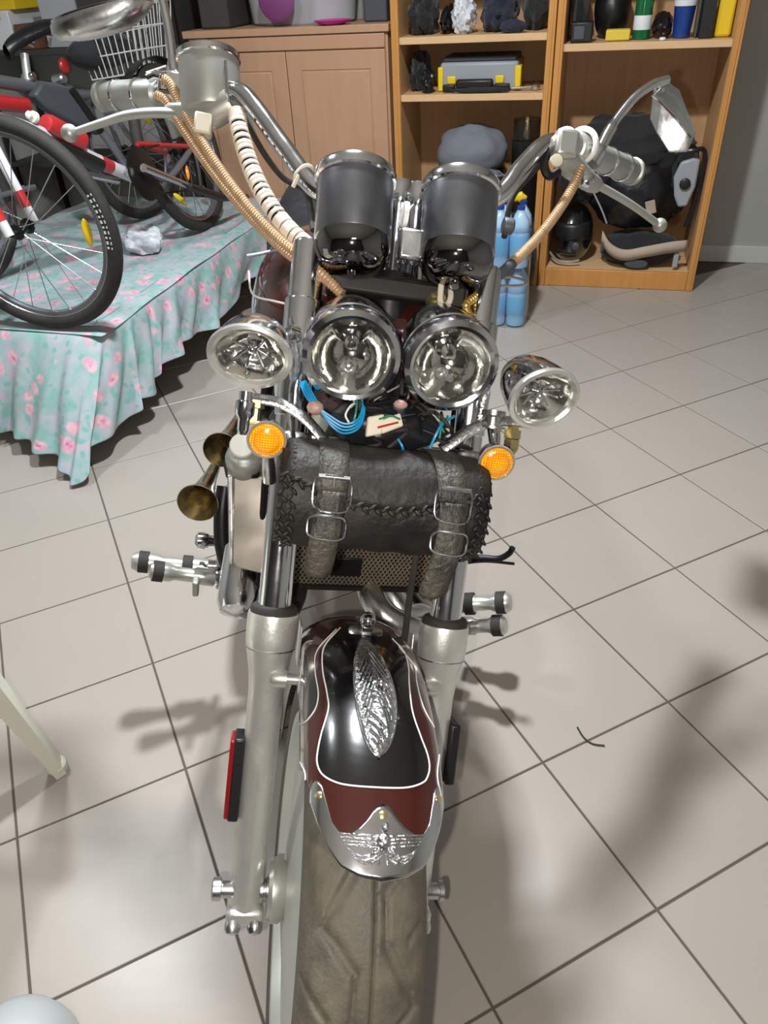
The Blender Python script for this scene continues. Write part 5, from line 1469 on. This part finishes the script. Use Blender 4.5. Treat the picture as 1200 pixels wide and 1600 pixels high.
# --- right bookcase, bottom bay: riding gear
z = .086
hm = thing('helmet', 'black motorcycle helmet lying in the bottom left of the right bookcase', 'helmet', RM(.135, .15, z))
obj('shell', sit(lump(RM(.142, .17, z + .145), .100, .135, .145, .02, 2, 18, seg=40, rings=28), z + .001), 'black_paint', hm)
obj('visor', MB().grid([[RM(.142, .17, z + .145) + E1 * (.103 * math.sin(a) * math.cos(e)) - E2 * (.138 * math.cos(a) * math.cos(e)) + Z * (.147 * math.sin(e)) for a in [rad(-60 + 8 * k) for k in range(16)]] for e in [rad(-8 + 8 * q) for q in range(5)]]), 'black_plastic', hm, solid=.003)
obj('visor_pivot', MB().lathe(RM(.135, .16, z + .13) - E2 * .12 + E1 * .03 - Z * .03, -E2, [(.018, 0), (.018, .006), (.010, .010), (0, .011)], 20), 'dark_grey_plastic', hm)
obj('chin_trim', MB().tube(spline([RM(.04, .10, z + .05), RM(.08, .045, z + .03), RM(.14, .03, z + .025), RM(.19, .045, z + .03)], 6), .006, 8), 'cast_alloy', hm)
gb = thing('holdall', 'black holdall with a beige flap on the floor of the right bookcase', 'bag', RM(.47, .16, z))
obj('bag_body', sit(lump(RM(.47, .17, z + .08), .185, .13, .075, .10, 2.0, 19, sq=.2), z + .001), 'black_cloth', gb)
bp2 = spline([RM(.285, .03, z + .155), RM(.33, .015, z + .10), RM(.40, .005, z + .075), RM(.50, .005, z + .095), RM(.60, .012, z + .115), RM(.675, .03, z + .12)], 6)
obj('beige_flap', MB().grid([[p + Z * (-.026), p - E2 * .006, p + Z * .026] for p in bp2]), 'beige_cloth', gb, solid=.006)
obj('badge', MB().lathe(RM(.46, .02, z + .032), -E2, [(.05, -.01), (.05, .006), (.046, .010), (0, .011)], 24, hint=Z, sx=.42, sy=1.1), 'dark_grey_plastic', gb)
obj('side_clip', MB().box(RM(.64, .035, z + .05), E1, E2, Z, .012, .008, .035), 'grey_plastic', gb, bevel=.004)
jk = thing('riding_jacket', 'bulky black leather riding jacket heaped in the right bookcase', 'jacket', RM(.38, .2, z + .17))
obj('jacket_body', sit(lump(RM(.42, .22, .36), .215, .15, .20, .14, 2.3, 20), z + .162), 'black_leather', jk)
obj('jacket_sleeve', lump(RM(.17, .20, .52), .125, .14, .15, .2, 2.2, 21, flat=False), 'black_cloth', jk)
obj('jacket_collar', lump(RM(.36, .22, .60), .27, .15, .14, .22, 2.4, 22, flat=False), 'black_cloth', jk)
obj('jacket_shoulder', lump(RM(.58, .25, .48), .10, .11, .20, .2, 2.4, 23, flat=False), 'black_cloth', jk)
obj('piping', MB().tube(spline([RM(.22, .04, .44), RM(.27, .03, .36), RM(.30, .03, .30)], 5), .004, 6), 'grey_plastic', jk)
obj('logo_patch', MB().box(RM(.49, .055, .37), E1 + Z * .3, E2, Z - E1 * .3, .022, .004, .03), 'beige_cloth', jk, bevel=.003)
ar = thing('body_armour', 'pale grey armour plate with a round black hole, on the black gear', 'armour', RM(.62, .1, .4))
ap = [RM(.57, .06, .50), RM(.59, .055, .565), RM(.64, .055, .58), RM(.672, .06, .575), RM(.672, .06, .46), RM(.65, .055, .375), RM(.61, .055, .37), RM(.585, .055, .42)]
obj('plate', MB().prism(ap, E2 * .03), 'grey_plastic', ar, bevel=.01)
obj('black_vent', MB().lathe(RM(.622, .05, .475), -E2, [(.024, -.008), (.024, .006), (.020, .009), (0, .008)], 24), 'black_plastic', ar)
obj('shell_edge', MB().tube(spline([RM(.56, .07, .60), RM(.63, .05, .615), RM(.685, .07, .60), RM(.685, .07, .42), RM(.66, .07, .28)], 6), .010, 8), 'black_leather', ar)

# --- on the cupboard (z 1.135)
z = 1.136
tu = thing('storage_tub', 'large pale grey tub on top of the tan cupboard', 'tub', RM(-1.22, .25, z))
obj('tub_wall', MB().lathe(RM(-1.22, .27, z), Z, [(.14, 0), (.15, .01), (.17, .25), (.175, .26)], 40, hint=E1, sx=1.7, sy=.95), 'tub_grey', tu)
one('round_lid', MB().lathe(RM(-1.27, .06, z + .105), -E2, [(.085, -.01), (.088, 0), (.07, .012), (0, .014)], 32), 'purple_plastic', 'round purple lid leaning against the grey tub', 'lid')
one('plate', MB().lathe(RM(-1.012, .07, z), Z, [(.05, 0), (.06, .003), (.084, .016), (.086, .019), (.08, .017), (.058, .006), (0, .005)], 36), 'pink_plastic', 'bright pink plastic plate on the front edge of the cupboard', 'plate')
one('toolbox', MB().box(RM(-1.61, .24, z + .13), E1, E2, Z, .075, .14, .13), 'dark_gap', 'dark box at the left end of the cupboard top', 'box', bevel=.01)
one('speaker', MB().box(RM(-.83, .27, z + .13), E1, E2, Z, .055, .12, .13), 'dark_grey_plastic', 'dark blue-grey box at the right end of the cupboard top', 'box', bevel=.008)
# --- rack on the far left
rk = thing('storage_rack', 'metal rack with boxes left of the cupboard', 'rack', RM(-2.4, .25, 0))
for zz in (.55, 1.08): room_box('rack_shelf', -2.97, -1.80, .06, .45, zz - .025, zz, 'dark_gap', rk, .003)
for a in (-2.96, -1.81):
    for b in (.075, .435): room_box('rack_post', a - .012, a + .012, b - .012, b + .012, 0, 1.6, 'bed_metal', rk)
def rbox(a0, a1, b0, b1, z0, z1, m, lab): return tag(room_box('carton', a0, a1, b0, b1, z0, z1, m, None, .004), lab, 'box', 'boxes on the rack')
rbox(-2.93, -2.74, .10, .4, 1.081, 1.25, 'label_white', 'white box at the far left end of the rack')
rbox(-2.72, -2.60, .09, .3, 1.081, 1.19, 'brown_card', 'small brown box with a pale label on the rack')
obj_l = room_box('paper_label', -2.70, -2.62, .085, .0895, 1.11, 1.16, 'label_white', bpy.data.objects['carton.001'])
rbox(-2.86, -2.70, .12, .36, 1.251, 1.33, 'yellow_plastic', 'yellow box stacked on the white box')
rbox(-2.58, -2.36, .14, .42, 1.081, 1.30, 'tub_grey', 'pale grey box in the middle of the rack')
rbox(-2.33, -1.84, .10, .43, 1.081, 1.42, 'dark_gap', 'large dark suitcase-like box at the right end of the rack')

# --- white plastic bag on the bed
wbp = KZ(224, 378, BT + .05)
one('plastic_bag', sit(lump(wbp, .085, .06, .06, .22, 2.2, 30, seg=48, rings=32), BT + .009), 'white_bag', 'crumpled white plastic bag lying on the floral cloth', 'bag')

# --- water bottles in front of the bookcase
k_ = 0
def water_bottle(a, b, z0, lab):
    h = .25
    t = thing('water_bottle', lab, 'bottle', RM(a, b, z0), 'blue water bottles before the bookcase')
    o = RM(a, b, z0)
    obj('bottle_body', MB().lathe(o, Z, [(.03, 0), (.040, .006), (.041, .03), (.038, .04), (.041, .05), (.041, .14), (.037, .15), (.041, .16), (.036, .195), (.018, .225), (.014, .23), (.014, .24)], 24), 'blue_bottle', t)
    obj('bottle_label', MB().lathe(o, Z, [(.0415, .055), (.0418, .056), (.0418, .135), (.0415, .136)], 24, cap=False), 'blue_label', t)
    obj('cap', MB().lathe(o, Z, [(.015, .238), (.0155, .24), (.0155, .252), (.012, .2545)], 16), 'blue_plastic', t)
cols = ('next to the bookcase corner', 'in the middle column', 'in the column behind the fork')
rws = ('front row', 'back row')
for zi, zz in enumerate((.003, .262)):
    for ai, a in enumerate((-.055, -.140, -.225)):
        for bi, b in enumerate((-.53, -.445)):
            water_bottle(a, b, zz, 'blue water bottle, %s layer, %s, %s' % (('lower', 'upper')[zi], rws[bi], cols[ai]))
fm = MB()
rows = []
for i in range(40):
    t = 2 * PI * i / 40
    c, s_ = math.cos(t), math.sin(t)
    rows.append([RM(-.14 + math.copysign(abs(c) ** .35, c) * (.133 + .003 * math.sin(7 * t + q)), -.4875 + math.copysign(abs(s_) ** .35, s_) * (.0905 + .003 * math.sin(5 * t + q)), .004 + q * .062) for q in range(8)])
tag(obj('film_wrap', fm.grid(rows, cv=True), 'film_clear'), 'bluish clear shrink film wrapped around the stacked water bottles', 'film')

# --- white plastic chair, mostly out of frame on the left
ch = thing('plastic_chair', 'white moulded plastic chair, one leg showing at the left edge', 'chair', V((-.98, .74, 0)))
feet = [((-.716, .972), (-.765, .945)), ((-.772, .50), (-.80, .55)), ((-1.23, 1.02), (-1.17, .96)), ((-1.25, .47), (-1.18, .53))]
def chair_leg(f, t):
    mb = MB(); rows = []
    for i in range(9):
        k = i / 8
        c = V((f[0], f[1], .002)).lerp(V((t[0], t[1], .43)), k)
        w_ = .021 + .016 * k
        inn = V((-.98 - c.x, .74 - c.y, 0)).normalized(); sd_ = Z.cross(inn)
        rows.append([c - sd_ * w_ + inn * w_ * .7, c - sd_ * w_ * .95 - inn * w_ * .3, c - inn * w_ * .75, c + sd_ * w_ * .95 - inn * w_ * .3, c + sd_ * w_ + inn * w_ * .7, c + sd_ * w_ * .7 + inn * w_ * .7, c - inn * w_ * .30, c - sd_ * w_ * .7 + inn * w_ * .7])
    mb.grid(rows, cu=True)
    mb.f.append(tuple(range(8))[::-1]); mb.f.append(tuple(64 + k for k in range(8)))
    return mb
for f, t in feet:
    l = obj('leg', chair_leg(f, t), 'chair_plastic', ch, ang=35)
    c = V((f[0], f[1], 0)); t3 = (V((t[0], t[1], .43)) - V((f[0], f[1], 0))).normalized()
    obj('foot_cap', MB().lathe(c + Z * .0005, t3, [(.016, 0), (.020, .004), (.0225, .022), (.019, .027)], 14), 'chair_plastic', l)
rows = []
for i in range(13):
    u_ = -1 + i / 6
    rows.append([V((-.985 + u_ * .215, .745 + v * .215, .432 - .018 * (1 - u_ * u_) * (1 - v * v))) for v in [-1 + j / 6 for j in range(13)]])
obj('seat', MB().grid(rows), 'chair_plastic', ch, solid=.006)
rows = []
for i in range(11):
    u_ = -1 + i / 5
    rows.append([V((-1.19 - .10 * k / 8 + .03 * u_ * u_, .745 + u_ * .20, .44 + .40 * k / 8)) for k in range(9)])
obj('backrest', MB().grid(rows), 'chair_plastic', ch, solid=.006)

# --- pale grey round thing in the bottom left corner
bc_ = KZ(18, 1648, .05)
bw = thing('plastic_bowl', 'pale grey rounded plastic bowl at the bottom left corner of the floor', 'bowl', V((bc_.x, bc_.y, 0)))
obj('bowl_shell', MB().lathe(V((bc_.x, bc_.y, 0)), Z, [(.088, .001), (.090, .004), (.088, .02), (.080, .055), (.060, .082), (.03, .094), (0, .096)], 40), 'basin_grey', bw)
# --- bit of wire on the tiles
one('wire_offcut', MB().tube(spline([KZ(902, 1136, .003), KZ(912, 1152, .003), KZ(926, 1162, .003), KZ(945, 1165, .003)], 6), .0016, 6), 'black_plastic', 'short curved black wire lying on the tiles', 'wire')
